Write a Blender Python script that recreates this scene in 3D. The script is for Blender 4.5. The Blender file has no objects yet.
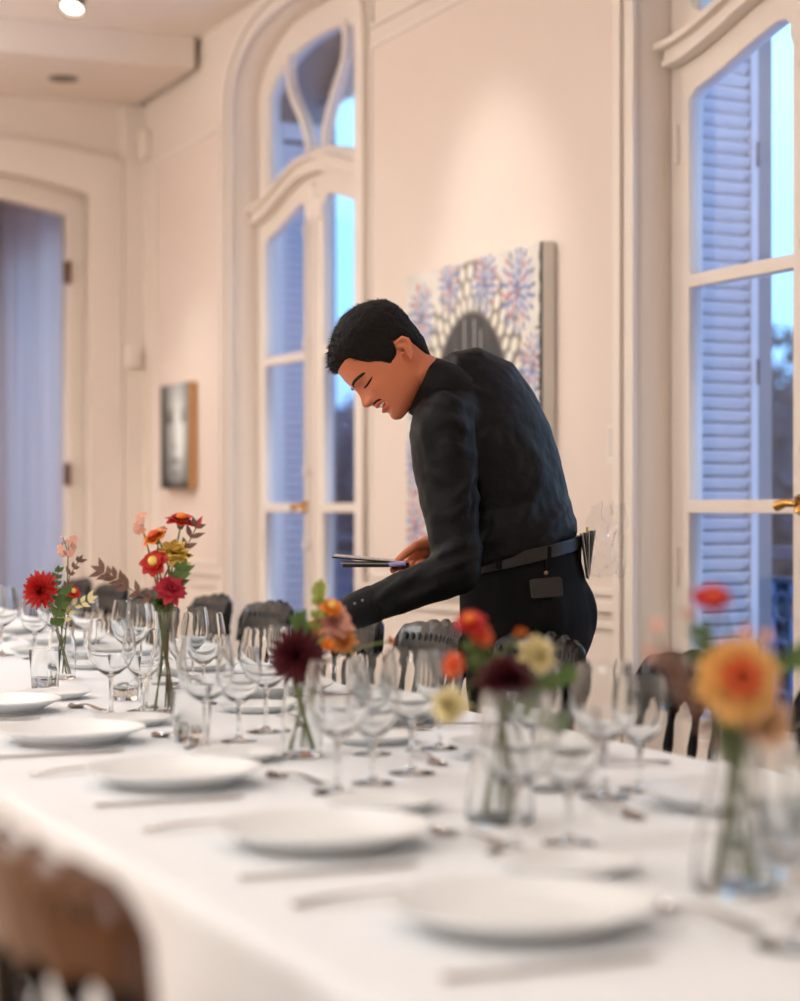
import bpy, bmesh, math, random
import numpy as np
from mathutils import Vector, Matrix, Euler, noise
random.seed(7)
rng = np.random.default_rng(7)
PI = math.pi
SC = bpy.context.scene
COL = SC.collection

# ------------------------------------------------------------------ camera, sky, lights, exposure
FPX = 2000.0            # focal length in pixels of the 800 px wide frame
HORIZON = 510.0         # image row of eye level
EYE = 1.155             # eye height in metres
cam_data = bpy.data.cameras.new('camera')
cam_data.sensor_fit = 'HORIZONTAL'; cam_data.sensor_width = 36.0
cam_data.lens = 36.0 * FPX / 800.0
cam_data.shift_y = (HORIZON - 500.5) / 800.0
cam_data.clip_start = 0.05; cam_data.clip_end = 300
cam_data.dof.use_dof = True
cam_data.dof.focus_distance = 4.45
cam_data.dof.aperture_fstop = 2.7
cam = bpy.data.objects.new('camera', cam_data); COL.objects.link(cam)
cam.location = (0, 0, EYE); cam.rotation_euler = (PI/2, 0, 0)
SC.camera = cam

SC.view_settings.view_transform = 'Standard'
try: SC.view_settings.look = 'None'
except Exception: pass
SC.view_settings.gamma = 1.0
SC.view_settings.use_curve_mapping = False
SC.view_settings.exposure = 0.0
SC.cycles.use_denoising = True

def lin(r, g, b):
    def c(x):
        x /= 255.0
        return x/12.92 if x <= 0.04045 else ((x+0.055)/1.055)**2.4
    return (c(r), c(g), c(b), 1.0)

world = bpy.data.worlds.new('dusk_sky'); SC.world = world
world.use_nodes = True
wn = world.node_tree.nodes; wl = world.node_tree.links
wn.clear()
w_out = wn.new('ShaderNodeOutputWorld'); w_bg = wn.new('ShaderNodeBackground')
w_tc = wn.new('ShaderNodeTexCoord'); w_sep = wn.new('ShaderNodeSeparateXYZ')
w_ramp = wn.new('ShaderNodeValToRGB')
w_ramp.color_ramp.elements[0].position = 0.0; w_ramp.color_ramp.elements[0].color = (0.24, 0.40, 0.90, 1)
w_ramp.color_ramp.elements[1].position = 1.0; w_ramp.color_ramp.elements[1].color = (0.42, 0.48, 0.82, 1)
e = w_ramp.color_ramp.elements.new(0.10); e.color = (0.26, 0.60, 1.0, 1)
e = w_ramp.color_ramp.elements.new(0.24); e.color = (0.36, 0.74, 0.95, 1)
e = w_ramp.color_ramp.elements.new(0.5); e.color = (0.42, 0.52, 0.88, 1)
w_map = wn.new('ShaderNodeMapRange'); w_map.inputs['From Min'].default_value = 0.0
wl.new(w_tc.outputs['Generated'], w_sep.inputs[0])
wl.new(w_sep.outputs['Z'], w_ramp.inputs[0])
wl.new(w_ramp.outputs[0], w_bg.inputs['Color'])
w_bg.inputs['Strength'].default_value = 2.1
wl.new(w_bg.outputs[0], w_out.inputs[0])

# the room is set out along the table: t runs along the table away from the camera, n across it to the window wall
SN = 0.41; CS = math.sqrt(1 - SN*SN)
PHI = math.atan2(-CS, SN)
FRAME = Matrix.Rotation(PHI, 4, 'Z')
def tn(t, n, z=0.0):
    return Vector((-SN*t + CS*n, CS*t + SN*n, z))
def at(x, y, Y):
    return Vector(((x-400.0)/FPX*Y, Y, EYE - (y-HORIZON)/FPX*Y))

WARM = (0.955, 0.98, 0.975)
def spot(name, pos, target, power, size_deg, blend=0.8, radius=0.05, color=WARM):
    d = bpy.data.lights.new(name, 'SPOT')
    d.energy = power; d.spot_size = math.radians(size_deg); d.spot_blend = blend
    d.shadow_soft_size = radius; d.color = color
    o = bpy.data.objects.new(name, d); COL.objects.link(o)
    o.location = pos
    o.rotation_euler = (Vector(target) - Vector(pos)).to_track_quat('-Z', 'Y').to_euler()
    return o
LAMP = 3.4
# ceiling downlights in two rows over the table and the room behind the camera
for (t, n, p) in ((1.0, 1.2, 9), (2.9, 1.2, 9), (4.8, 1.2, 10), (6.7, 1.2, 12), (8.4, 1.2, 22),
                  (-0.6, -1.4, 20), (2.4, -1.4, 20), (5.4, -1.4, 20), (8.2, -1.4, 30), (-2.2, 1.4, 20)):
    spot('downlight_beam', tn(t, n, 3.44), tn(t, n, 0), p*LAMP, 150, 1.0, 0.09)
# unseen point lights added behind the camera to lift walls and ceiling
for t, p in ((-1.5, 58), (2.0, 54), (5.4, 62), (8.8, 105)):
    d_ = bpy.data.lights.new('added_room_fill', 'POINT'); d_.energy = p; d_.shadow_soft_size = 0.16; d_.color = WARM
    o_ = bpy.data.objects.new('added_room_fill', d_); COL.objects.link(o_); o_.location = tn(t, -1.9, 2.9)
# upward fill spots put in left of the frame to brighten the ceiling
for t, n, p in ((9.0, -0.3, 260), (5.5, -2.6, 160)):
    spot('added_ceiling_fill', tn(t, n, 1.85), tn(t, n, 3.5), p, 150, 1.0, 0.1)
# extra unseen spots added to brighten the window wall
for t in (0.2, 2.6, 5.0, 7.2, 9.2):
    spot('added_wall_fill', tn(t, 1.5, 3.42), tn(t, 3.2, 1.7), 2*LAMP, 125, 1.0, 0.06)
spot('added_next_room_fill', tn(12.2, 0.6, 3.3), tn(12.2, 1.4, 0), 150, 150, 1.0, 0.1, (1.0, 0.84, 0.80))  # unseen lamp added to warm the curtain beyond the doorway
# track spots aimed at the two pictures
spot('picture_beam', tn(6.35, 1.75, 3.36), tn(6.28, 3.2, 2.02), 48, 40, 1.0, 0.03, (1.0, 0.99, 0.97))
spot('picture_beam', tn(8.83, 2.20, 3.22), tn(9.84, 3.2, 1.50), 46, 32, 1.0, 0.03, (1.0, 0.99, 0.97))

# ------------------------------------------------------------------ helpers
MATS = {}
def mat(name, col, rough=0.5, metal=0.0, var=0.06, scale=8.0, bump=0.0, bscale=60.0, coat=0.0, sss=0.0, spec=0.5, sheen=0.0, attr=None, stretch=None, emit=0.0):
    if name in MATS: return MATS[name]
    m = bpy.data.materials.new(name); m.use_nodes = True
    nt = m.node_tree; b = nt.nodes['Principled BSDF']
    b.inputs['Roughness'].default_value = rough; b.inputs['Metallic'].default_value = metal
    b.inputs['Specular IOR Level'].default_value = spec
    if coat: b.inputs['Coat Weight'].default_value = coat; b.inputs['Coat Roughness'].default_value = 0.06
    if sheen: b.inputs['Sheen Weight'].default_value = sheen; b.inputs['Sheen Roughness'].default_value = 0.5
    if sss:
        b.inputs['Subsurface Weight'].default_value = sss
        b.inputs['Subsurface Radius'].default_value = (0.012, 0.005, 0.003)
        b.inputs['Subsurface Scale'].default_value = 1.0
    tc = nt.nodes.new('ShaderNodeTexCoord')
    src = tc.outputs['Object']
    if stretch:
        mp = nt.nodes.new('ShaderNodeMapping'); mp.inputs['Scale'].default_value = stretch
        nt.links.new(src, mp.inputs[0]); src = mp.outputs[0]
    nz = nt.nodes.new('ShaderNodeTexNoise'); nz.inputs['Scale'].default_value = scale; nz.inputs['Detail'].default_value = 4
    nt.links.new(src, nz.inputs['Vector'])
    mx = nt.nodes.new('ShaderNodeMix'); mx.data_type = 'RGBA'
    c = Vector(col[:3])
    mx.inputs['A'].default_value = (*(c*(1-var)), 1); mx.inputs['B'].default_value = (*[min(1, x*(1+var)) for x in c], 1)
    nt.links.new(nz.outputs['Fac'], mx.inputs['Factor'])
    out = mx.outputs['Result']
    if attr:
        at_ = nt.nodes.new('ShaderNodeAttribute'); at_.attribute_name = attr
        m2 = nt.nodes.new('ShaderNodeMix'); m2.data_type = 'RGBA'; m2.blend_type = 'MULTIPLY'; m2.inputs['Factor'].default_value = 1
        nt.links.new(out, m2.inputs['A']); nt.links.new(at_.outputs['Color'], m2.inputs['B'])
        out = m2.outputs['Result']
    nt.links.new(out, b.inputs['Base Color'])
    if bump:
        n2 = nt.nodes.new('ShaderNodeTexNoise'); n2.inputs['Scale'].default_value = bscale; n2.inputs['Detail'].default_value = 5
        nt.links.new(src, n2.inputs['Vector'])
        bp = nt.nodes.new('ShaderNodeBump'); bp.inputs['Strength'].default_value = bump; bp.inputs['Distance'].default_value = 0.01
        nt.links.new(n2.outputs['Fac'], bp.inputs['Height']); nt.links.new(bp.outputs[0], b.inputs['Normal'])
    if emit:
        b.inputs['Emission Color'].default_value = col; b.inputs['Emission Strength'].default_value = emit
    MATS[name] = m
    return m
def glass_mat(name, tint=(1, 1, 1), f0=0.04, rough=0.0, power=5.0):
    """thin clear sheet: see-through, mirror-like towards grazing angles from either side"""
    m = bpy.data.materials.new(name); m.use_nodes = True
    nt = m.node_tree; nt.nodes.clear()
    o = nt.nodes.new('ShaderNodeOutputMaterial'); mx = nt.nodes.new('ShaderNodeMixShader')
    tr = nt.nodes.new('ShaderNodeBsdfTransparent'); gl = nt.nodes.new('ShaderNodeBsdfGlossy'); lw = nt.nodes.new('ShaderNodeLayerWeight')
    tr.inputs['Color'].default_value = (*tint, 1); gl.inputs['Roughness'].default_value = rough
    lw.inputs['Blend'].default_value = 0.5
    pw = nt.nodes.new('ShaderNodeMath'); pw.operation = 'POWER'; pw.inputs[1].default_value = power
    mm = nt.nodes.new('ShaderNodeMath'); mm.operation = 'MULTIPLY_ADD'; mm.inputs[1].default_value = 1-f0; mm.inputs[2].default_value = f0; mm.use_clamp = True
    nt.links.new(lw.outputs['Facing'], pw.inputs[0]); nt.links.new(pw.outputs[0], mm.inputs[0])
    nt.links.new(mm.outputs[0], mx.inputs[0]); nt.links.new(tr.outputs[0], mx.inputs[1]); nt.links.new(gl.outputs[0], mx.inputs[2])
    nt.links.new(mx.outputs[0], o.inputs[0])
    MATS[name] = m
    return m

class MB:
    """collects geometry for one mesh"""
    def __init__(s): s.v = []; s.f = []
    def add(s, vs, fs):
        o = len(s.v); s.v += [tuple(v) for v in vs]; s.f += [tuple(i+o for i in f) for f in fs]; return s
    def box(s, c, d, rot=None):
        c = Vector(c); vs = []
        for sx in (-1, 1):
            for sy in (-1, 1):
                for sz in (-1, 1):
                    p = Vector((sx*d[0]/2, sy*d[1]/2, sz*d[2]/2))
                    if rot is not None: p = rot @ p
                    vs.append(c+p)
        return s.add(vs, [(0,1,3,2),(4,6,7,5),(0,4,5,1),(2,3,7,6),(0,2,6,4),(1,5,7,3)])
    def box2(s, lo, hi):
        return s.box([(a+b)/2 for a, b in zip(lo, hi)], [abs(b-a) for a, b in zip(lo, hi)])
    def lathe(s, prof, seg=24, c=(0, 0, 0), mtx=None, closed=False):
        vs = []; fs = []; n = len(prof)
        for (r, z) in prof:
            for k in range(seg):
                a = 2*PI*k/seg; p = Vector((r*math.cos(a), r*math.sin(a), z))
                if mtx is not None: p = mtx @ p
                vs.append(Vector(c)+p)
        for i in range(n-1 if not closed else n):
            for k in range(seg):
                j = (i+1) % n
                fs.append((i*seg+k, i*seg+(k+1) % seg, j*seg+(k+1) % seg, j*seg+k))
        if not closed:
            if prof[0][0] > 1e-6: fs.append(tuple(reversed(range(seg))))
            if prof[-1][0] > 1e-6: fs.append(tuple((n-1)*seg+k for k in range(seg)))
        return s.add(vs, fs)
    def tube(s, pts, radii, seg=10, flat=None, up=None):
        pts = [Vector(p) for p in pts]; n = len(pts)
        if not isinstance(radii, (list, tuple)): radii = [radii]*n
        vs = []; fs = []
        prev = None
        for i, p in enumerate(pts):
            d = (pts[min(i+1, n-1)] - pts[max(i-1, 0)]).normalized()
            if prev is None:
                r = Vector(up) if up else (Vector((0, 0, 1)) if abs(d.z) < 0.9 else Vector((1, 0, 0)))
            else: r = prev
            a = (r - d*r.dot(d)).normalized(); b = d.cross(a); prev = a
            for k in range(seg):
                w = 2*PI*k/seg
                ra = radii[i]*(flat if flat else 1.0)
                vs.append(p + a*math.cos(w)*ra + b*math.sin(w)*radii[i])
        for i in range(n-1):
            for k in range(seg):
                fs.append((i*seg+k, i*seg+(k+1) % seg, (i+1)*seg+(k+1) % seg, (i+1)*seg+k))
        fs.append(tuple(reversed(range(seg)))); fs.append(tuple((n-1)*seg+k for k in range(seg)))
        return s.add(vs, fs)
    def capsule(s, pts, radii, seg=14):
        """tube with rounded ends"""
        pts = [Vector(p) for p in pts]
        d0 = (pts[0]-pts[1]).normalized(); d1 = (pts[-1]-pts[-2]).normalized()
        P = [pts[0]+d0*radii[0]*k for k in (0.98, 0.8, 0.45)] + pts + [pts[-1]+d1*radii[-1]*k for k in (0.45, 0.8, 0.98)]
        R = [radii[0]*k for k in (0.2, 0.6, 0.89)] + list(radii) + [radii[-1]*k for k in (0.89, 0.6, 0.2)]
        return s.tube(P, R, seg)
    def ball(s, c, r, seg=16, rings=10, mtx=None):
        if not isinstance(r, (tuple, list)): r = (r, r, r)
        vs = []; fs = []; c = Vector(c)
        for i in range(rings+1):
            th = PI*i/rings
            for k in range(seg):
                a = 2*PI*k/seg
                p = Vector((r[0]*math.sin(th)*math.cos(a), r[1]*math.sin(th)*math.sin(a), r[2]*math.cos(th)))
                if mtx is not None: p = mtx @ p
                vs.append(c+p)
        for i in range(rings):
            for k in range(seg):
                fs.append((i*seg+k, (i+1)*seg+k, (i+1)*seg+(k+1) % seg, i*seg+(k+1) % seg))
        return s.add(vs, fs)
    def loft(s, rings):
        n = len(rings[0]); vs = [p for r in rings for p in r]; fs = []
        for i in range(len(rings)-1):
            for k in range(n):
                fs.append((i*n+k, i*n+(k+1) % n, (i+1)*n+(k+1) % n, (i+1)*n+k))
        fs.append(tuple(reversed(range(n)))); fs.append(tuple((len(rings)-1)*n+k for k in range(n)))
        return s.add(vs, fs)
    def mesh(s, name, smooth=True):
        m = bpy.data.meshes.new(name); m.from_pydata([tuple(v) for v in s.v], [], s.f); m.validate()
        bm = bmesh.new(); bm.from_mesh(m); bmesh.ops.remove_doubles(bm, verts=bm.verts, dist=1e-6)
        bmesh.ops.recalc_face_normals(bm, faces=bm.faces); bm.to_mesh(m); bm.free()
        if smooth:
            m.polygons.foreach_set('use_smooth', [True]*len(m.polygons))
            m.set_sharp_from_angle(angle=math.radians(38))
        return m

def link(name, mesh, material=None, parent=None):
    o = bpy.data.objects.new(name, mesh); COL.objects.link(o)
    if material is not None and mesh is not None:
        if not mesh.materials: mesh.materials.append(material)
    if parent is not None: o.parent = parent
    return o
def tag(o, label, cat, group=None):
    o['label'] = label; o['category'] = cat
    if group: o['group'] = group
    return o
def empty(name, mtx=None):
    o = bpy.data.objects.new(name, None); COL.objects.link(o); o.empty_display_size = 0.1
    if mtx is not None: o.matrix_world = mtx
    return o
def struct(o): o['kind'] = 'structure'; return o
def bevel(o, w=0.004, seg=2):
    m = o.modifiers.new('bevel', 'BEVEL'); m.width = w; m.segments = seg; m.limit_method = 'ANGLE'; m.angle_limit = math.radians(40)
    return o

def plate(loops, y0, y1, bev=0.0, name='plate'):
    """flat board with holes: loops are lists of (x, z); depth runs from y0 to y1"""
    cu = bpy.data.curves.new(name, 'CURVE'); cu.dimensions = '2D'; cu.fill_mode = 'BOTH'
    h = abs(y1-y0)/2; cu.extrude = max(1e-5, h-bev)
    if bev: cu.bevel_depth = bev; cu.bevel_resolution = 1; cu.offset = -bev
    for lp in loops:
        sp = cu.splines.new('POLY'); sp.points.add(len(lp)-1); sp.use_cyclic_u = True
        for p, q in zip(sp.points, lp): p.co = (q[0], q[1], 0, 1)
    ob = bpy.data.objects.new(name, cu); COL.objects.link(ob)
    bpy.context.view_layer.update()
    me = bpy.data.meshes.new_from_object(ob.evaluated_get(bpy.context.evaluated_depsgraph_get()))
    bpy.data.objects.remove(ob); bpy.data.curves.remove(cu)
    n = len(me.vertices); co = np.empty(n*3); me.vertices.foreach_get('co', co); co = co.reshape(-1, 3)
    co = np.stack([co[:, 0], (y0+y1)/2 - co[:, 2], co[:, 1]], 1)
    me.vertices.foreach_set('co', co.ravel()); me.materials.clear()
    bm = bmesh.new(); bm.from_mesh(me); bmesh.ops.remove_doubles(bm, verts=bm.verts, dist=1e-5); bmesh.ops.recalc_face_normals(bm, faces=bm.faces); bm.to_mesh(me); bm.free()
    me.name = name
    return me
def rect(x0, x1, z0, z1): return [(x0, z0), (x1, z0), (x1, z1), (x0, z1)]
def merge(*meshes):
    a = MB()
    for m in meshes: a.add([v.co for v in m.vertices], [tuple(p.vertices) for p in m.polygons])
    return a.mesh('merged', smooth=False)
def band(path, w, y0, y1):
    """a bar of width w following a 2D path, as one closed strip"""
    mb = MB(); n = len(path); vs = []
    for i in range(n):
        a = Vector(path[max(i-1, 0)]); b = Vector(path[min(i+1, n-1)]); d = (b-a).normalized(); q = Vector((-d.y, d.x))
        p = Vector(path[i])
        for sgn, y in ((1, y0), (-1, y0), (-1, y1), (1, y1)):
            e_ = p + q*w/2*sgn; vs.append((e_.x, y, e_.y))
    fs = []
    for i in range(n-1):
        for k in range(4): fs.append((i*4+k, i*4+(k+1) % 4, i*4+4+(k+1) % 4, i*4+4+k))
    fs += [(0, 1, 2, 3), tuple((n-1)*4+k for k in (3, 2, 1, 0))]
    mb.add(vs, fs); return mb
def remesh(mb, voxel, smooth=0, name='remesh'):
    me = mb.mesh(name); ob = bpy.data.objects.new(name, me); COL.objects.link(ob)
    r = ob.modifiers.new('r', 'REMESH'); r.mode = 'VOXEL'; r.voxel_size = voxel; r.use_smooth_shade = True
    if smooth:
        s_ = ob.modifiers.new('s', 'SMOOTH'); s_.factor = 0.5; s_.iterations = smooth
    bpy.context.view_layer.update()
    out = bpy.data.meshes.new_from_object(ob.evaluated_get(bpy.context.evaluated_depsgraph_get()))
    bpy.data.objects.remove(ob); bpy.data.meshes.remove(me)
    out.polygons.foreach_set('use_smooth', [True]*len(out.polygons))
    return out
def get_co(me):
    a = np.empty(len(me.vertices)*3); me.vertices.foreach_get('co', a); return a.reshape(-1, 3)
def set_co(me, a): me.vertices.foreach_set('co', np.ascontiguousarray(a).ravel()); me.update()
def smoothstep(x): x = max(0.0, min(1.0, x)); return x*x*(3-2*x)
ORD = ['first', 'second', 'third', 'fourth', 'fifth', 'sixth', 'seventh', 'eighth', 'ninth', 'tenth', 'eleventh', 'twelfth']

M_WALL = mat('wall_paint', lin(237, 223, 211), 0.85, var=0.015, scale=2.0, bump=0.02, bscale=90)
M_TRIM = mat('trim_paint', lin(241, 229, 218), 0.45, var=0.01, scale=3.0)
M_CEIL = mat('ceiling_paint', lin(240, 227, 216), 0.9, var=0.01, scale=2.0)
M_EXT = mat('exterior_stone', lin(150, 140, 140), 0.9, var=0.08, scale=3.0, bump=0.1)
M_PANE = glass_mat('window_glass', (0.98, 0.99, 1.0), 0.03)
def solid_glass(name):
    m = bpy.data.materials.new(name); m.use_nodes = True; nt = m.node_tree; nt.nodes.clear()
    o = nt.nodes.new('ShaderNodeOutputMaterial'); g = nt.nodes.new('ShaderNodeBsdfGlass')
    g.inputs['Color'].default_value = (0.985, 0.99, 0.99, 1); g.inputs['IOR'].default_value = 1.46; g.inputs['Roughness'].default_value = 0.0
    nt.links.new(g.outputs[0], o.inputs[0]); return m
M_GLASS = solid_glass('clear_glass')
M_SHUT = mat('shutter_paint', lin(228, 222, 226), 0.6, var=0.05, scale=12)
M_BRASS = mat('brass', lin(200, 150, 80), 0.25, 1.0, var=0.08)
M_BLACK = mat('black_lacquer', (0.006, 0.006, 0.007, 1), 0.25, var=0.2, coat=0.0, spec=0.25)
M_CLOTH = mat('white_linen', lin(240, 242, 245), 0.85, var=0.01, scale=3, bump=0.06, bscale=900)
M_PORC = mat('white_porcelain', lin(241, 242, 242), 0.34, var=0.008, scale=3)
M_STEEL = mat('polished_steel', lin(200, 192, 185), 0.16, 1.0, var=0.04)
# ------------------------------------------------------------------ room shell
W = 3.20          # window wall (n)
T1 = 10.57        # end wall with the doorway (t)
CEIL = 3.52
T0, N0 = -4.2, -4.2

def fobj(name, mesh, material, parent=None):
    """mesh given in room coordinates (x = -t, y = n)"""
    o = link(name, mesh, material, parent)
    if parent is None: o.matrix_world = FRAME
    return o

M_FLOOR = mat('parquet', lin(166, 134, 102), 0.35, var=0.25, scale=5, stretch=(1, 8, 1), coat=0.2)
fl = MB().box2((-14.2, N0, -0.1), (-T0, 4.5, 0.0)); struct(fobj('floor', fl.mesh('floor', False), M_FLOOR))
c = MB().box2((-14.2, N0-0.2, CEIL), (-T0+0.2, W+0.2, CEIL+0.15))
ceil = struct(fobj('ceiling', c.mesh('ceiling', False), M_CEIL))
c = MB().box2((-T1+0.001, N0, 3.36), (-9.53, 3.16, CEIL-0.001))
struct(fobj('ceiling_soffit', c.mesh('soffit', False), M_CEIL))

HW = 0.76; SPR = 3.05; RISE = 0.36
def arch_loop(cx, hw, z0, spring, rise, n=28):
    pts = [(cx-hw, z0), (cx+hw, z0)]
    for i in range(n+1):
        a = PI*i/n; ca = math.cos(a)
        pts.append((cx + hw*(abs(ca)**0.85)*(1 if ca >= 0 else -1), spring + rise*math.sin(a)**0.85 if 0 < i < n else spring))
    return pts
WINX = [-8.29, -4.57]       # window centres (x = -t)
outer = rect(-14.2, -T0+0.2, 0.0, CEIL)
holes = [arch_loop(x, HW, 0.04, SPR, RISE) for x in WINX] + [rect(-13.0, -11.1, 0.3, 2.9)]
wall_r = fobj('wall_right', plate([outer]+holes, W, W+0.22), M_WALL); struct(wall_r)
EXTN = W+0.225
holes2 = [arch_loop(x, HW+0.10, -0.02, SPR+0.02, RISE) for x in WINX] + [rect(-13.1, -11.0, 0.2, 3.0)]
wx = fobj('wall_exterior', plate([rect(-14.2, -T0+0.2, -0.1, CEIL+0.4)]+holes2, EXTN, EXTN+0.34), M_EXT); struct(wx)

# mouldings and panels on the window wall
def frame_panel(name, x0, x1, z0, z1, w=0.022, d=0.014, parent=wall_r):
    m = plate([rect(x0, x1, z0, z1), rect(x0+w, x1-w, z0+w, z1-w)], W-d, W, 0.003)
    return fobj(name, m, M_TRIM, parent)
frame_panel('panel_moulding', -7.40, -5.40, 0.884, 3.03)
frame_panel('panel_moulding', -7.40, -5.40, 3.09, 3.46)
frame_panel('panel_moulding', -7.40, -5.40, 0.16, 0.80)
frame_panel('panel_moulding', -10.30, -9.22, 0.884, 3.03)
frame_panel('panel_moulding', -10.30, -9.22, 0.16, 0.80)
frame_panel('panel_moulding', -3.70, -1.60, 0.884, 3.03)
for x0, x1 in ((-10.42, -9.15), (-7.45, -5.39)):
    fobj('dado_rail', MB().box2((x0, W-0.025, 0.835), (x1, W, 0.862)).mesh('dado', False), M_TRIM, wall_r)
for i, (x0, x1) in enumerate(((-10.45, -9.06), (-7.52, -5.34), (-3.80, 4.0))):
    b = fobj('baseboard_right', MB().box2((x0, W-0.018, 0), (x1, W, 0.13)).mesh('bb', False), M_TRIM); struct(b)

# raised panel fields, a little proud of the wall
for (x0, x1, z0, z1) in ((-7.378, -5.422, 0.906, 3.008), (-10.278, -9.242, 0.906, 3.008)):
    fobj('panel_field', plate([rect(x0, x1, z0, z1)], W-0.005, W+0.001), mat('panel_paint', lin(235, 219, 207), 0.85, var=0.012, scale=2), wall_r)

# end wall with doorway
DN = 1.88
def door_loop(hw, zc, drop, z0=0.0, n=20):
    pts = [(DN-hw, z0), (DN+hw, z0)]
    for i in range(n+1):
        q = 1 - 2*i/n
        pts.append((DN+hw*q, zc - drop*q*q))
    return pts
def endwall(name, loops, t0, t1, material, parent=None, bev=0.0):
    """board in the end wall: loops in (n, z), depth along t"""
    m = plate(loops, 0, t1-t0, bev); a = get_co(m)
    b = np.stack([-(t0 + a[:, 1]), a[:, 0], a[:, 2]], 1); set_co(m, b)
    bm = bmesh.new(); bm.from_mesh(m); bmesh.ops.recalc_face_normals(bm, faces=bm.faces); bm.to_mesh(m); bm.free()
    return fobj(name, m, material, parent)
wl_ = struct(endwall('wall_left', [rect(N0, W, 0, CEIL), door_loop(1.03, 2.99, 0.12, 0.0)], T1, T1+0.12, M_WALL))
endwall('wall_lining', [rect(N0, W, 0, CEIL), door_loop(0.945, 2.88, 0.11, 0.0)], T1+0.12, T1+0.26, M_TRIM, wl_)
def casing_outer(hw, zc, drop): return door_loop(hw, zc, drop)
tr1 = endwall('trim_1', [door_loop(1.17, 3.12, 0.10), door_loop(1.03, 2.99, 0.12, -0.001)], T1-0.035, T1, M_TRIM, None, 0.006); struct(tr1)
tr1b = endwall('trim_2', [door_loop(1.20, 3.15, 0.10), door_loop(1.165, 3.115, 0.10, -0.001)], T1-0.05, T1, M_TRIM, None, 0.004); struct(tr1b)
pil = MB().box2((-T1, 3.085, 0), (-T1+0.05, W, 3.36)).box2((-T1, 3.07, 3.28), (-T1+0.07, W, 3.34)).box2((-T1, 3.07, 0), (-T1+0.07, W, 0.16))
tr = struct(fobj('trim_3', pil.mesh('pilaster', False), M_TRIM))
for z in (2.45, 1.35):
    h = MB().box2((-T1-0.13, 2.80, z-0.06), (-T1-0.10, 2.83, z+0.06)); o = fobj('hinge', h.mesh('hinge'), mat('old_brass', lin(120, 88, 64), 0.5, 0.6), wl_)

# walls out of view, closing the room
back = MB().box2((-T0, N0, 0), (-T0+0.2, W, CEIL)); struct(fobj('wall_back', back.mesh('wall_back', False), M_WALL))
side = MB().box2((-14.2, N0-0.2, 0), (-T0, N0, CEIL)); struct(fobj('wall_camera_side', side.mesh('wall_side', False), M_WALL))

# the next room, seen through the doorway
far = MB().box2((-14.2, N0, 0), (-13.5, W, CEIL)); struct(fobj('wall_next_room', far.mesh('wall_next', False), mat('next_room_paint', lin(205, 190, 190), 0.85, var=0.02)))
w3 = struct(fobj('window_3', plate([rect(-13.0, -11.1, 0.3, 2.9), rect(-12.92, -12.09, 0.38, 2.82), rect(-12.01, -11.18, 0.38, 2.82)], W+0.1, W+0.15), M_TRIM))
fobj('pane', plate([rect(-12.92, -12.09, 0.38, 2.82)], W+0.122, W+0.126), M_PANE, w3)
fobj('pane', plate([rect(-12.01, -11.18, 0.38, 2.82)], W+0.122, W+0.126), M_PANE, w3)
def curtain():
    m = bpy.data.materials.new('sheer_curtain'); m.use_nodes = True; nt = m.node_tree; nt.nodes.clear()
    o = nt.nodes.new('ShaderNodeOutputMaterial'); a = nt.nodes.new('ShaderNodeBsdfDiffuse'); b = nt.nodes.new('ShaderNodeBsdfTranslucent'); x = nt.nodes.new('ShaderNodeMixShader')
    a.inputs[0].default_value = lin(235, 232, 235); b.inputs[0].default_value = lin(240, 240, 245); x.inputs[0].default_value = 0.6
    nt.links.new(a.outputs[0], x.inputs[1]); nt.links.new(b.outputs[0], x.inputs[2]); nt.links.new(x.outputs[0], o.inputs[0])
    mb = MB(); nu, nv = 170, 12; vs = []
    for j in range(nv+1):
        z = 0.03 + (3.25-0.03)*j/nv
        for i in range(nu+1):
            u = i/nu; x_ = -13.3 + 2.35*u
            amp = 0.075*(0.75+0.25*math.sin(3*u*PI+1)) * (1.1-0.3*j/nv)
            vs.append((x_ + 0.02*math.sin(u*61), 3.02 + amp*math.sin(u*70 + 1.5*math.sin(u*9)) + 0.012*math.sin(u*31+j*0.3), z))
    fs = [(j*(nu+1)+i, j*(nu+1)+i+1, (j+1)*(nu+1)+i+1, (j+1)*(nu+1)+i) for j in range(nv) for i in range(nu)]
    mb.add(vs, fs)
    root = fobj('curtain', mb.mesh('curtain'), m)
    tag(root, 'long sheer lavender-white curtain in the next room, seen through the doorway', 'curtain')
    fobj('curtain_rod', MB().tube([(-13.4, 3.02, 3.27), (-10.88, 3.02, 3.27)], 0.014).mesh('rod'), mat('dark_wood', lin(60, 36, 20), 0.5), root)
curtain()
o = fobj('dark_wall_cabinet', MB().box2((-13.5, 2.50, 2.42), (-13.25, 2.93, 3.05)).box2((-13.5, 2.48, 3.05), (-13.23, 2.95, 3.08)).mesh('wallcab', False), MATS['dark_wood'])
bevel(o); tag(o, 'dark brown wooden wall cabinet in the next room, cut by the left edge', 'cabinet')

# sensor and small box near the corner
o = fobj('wall_sensor', MB().box2((-10.49, W-0.05, 3.05), (-10.39, W, 3.21)).mesh('sensor', False), M_TRIM); bevel(o, 0.012, 3); tag(o, 'small cream alarm sensor high in the corner beside the doorway', 'sensor')
o = fobj('wall_switch_box', MB().box2((-T1, 3.09, 1.93), (-T1+0.09, 3.17, 2.05)).mesh('swb', False), M_TRIM); bevel(o, 0.008, 2); tag(o, 'small white box on the corner pilaster right of the doorway', 'wall box')

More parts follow.
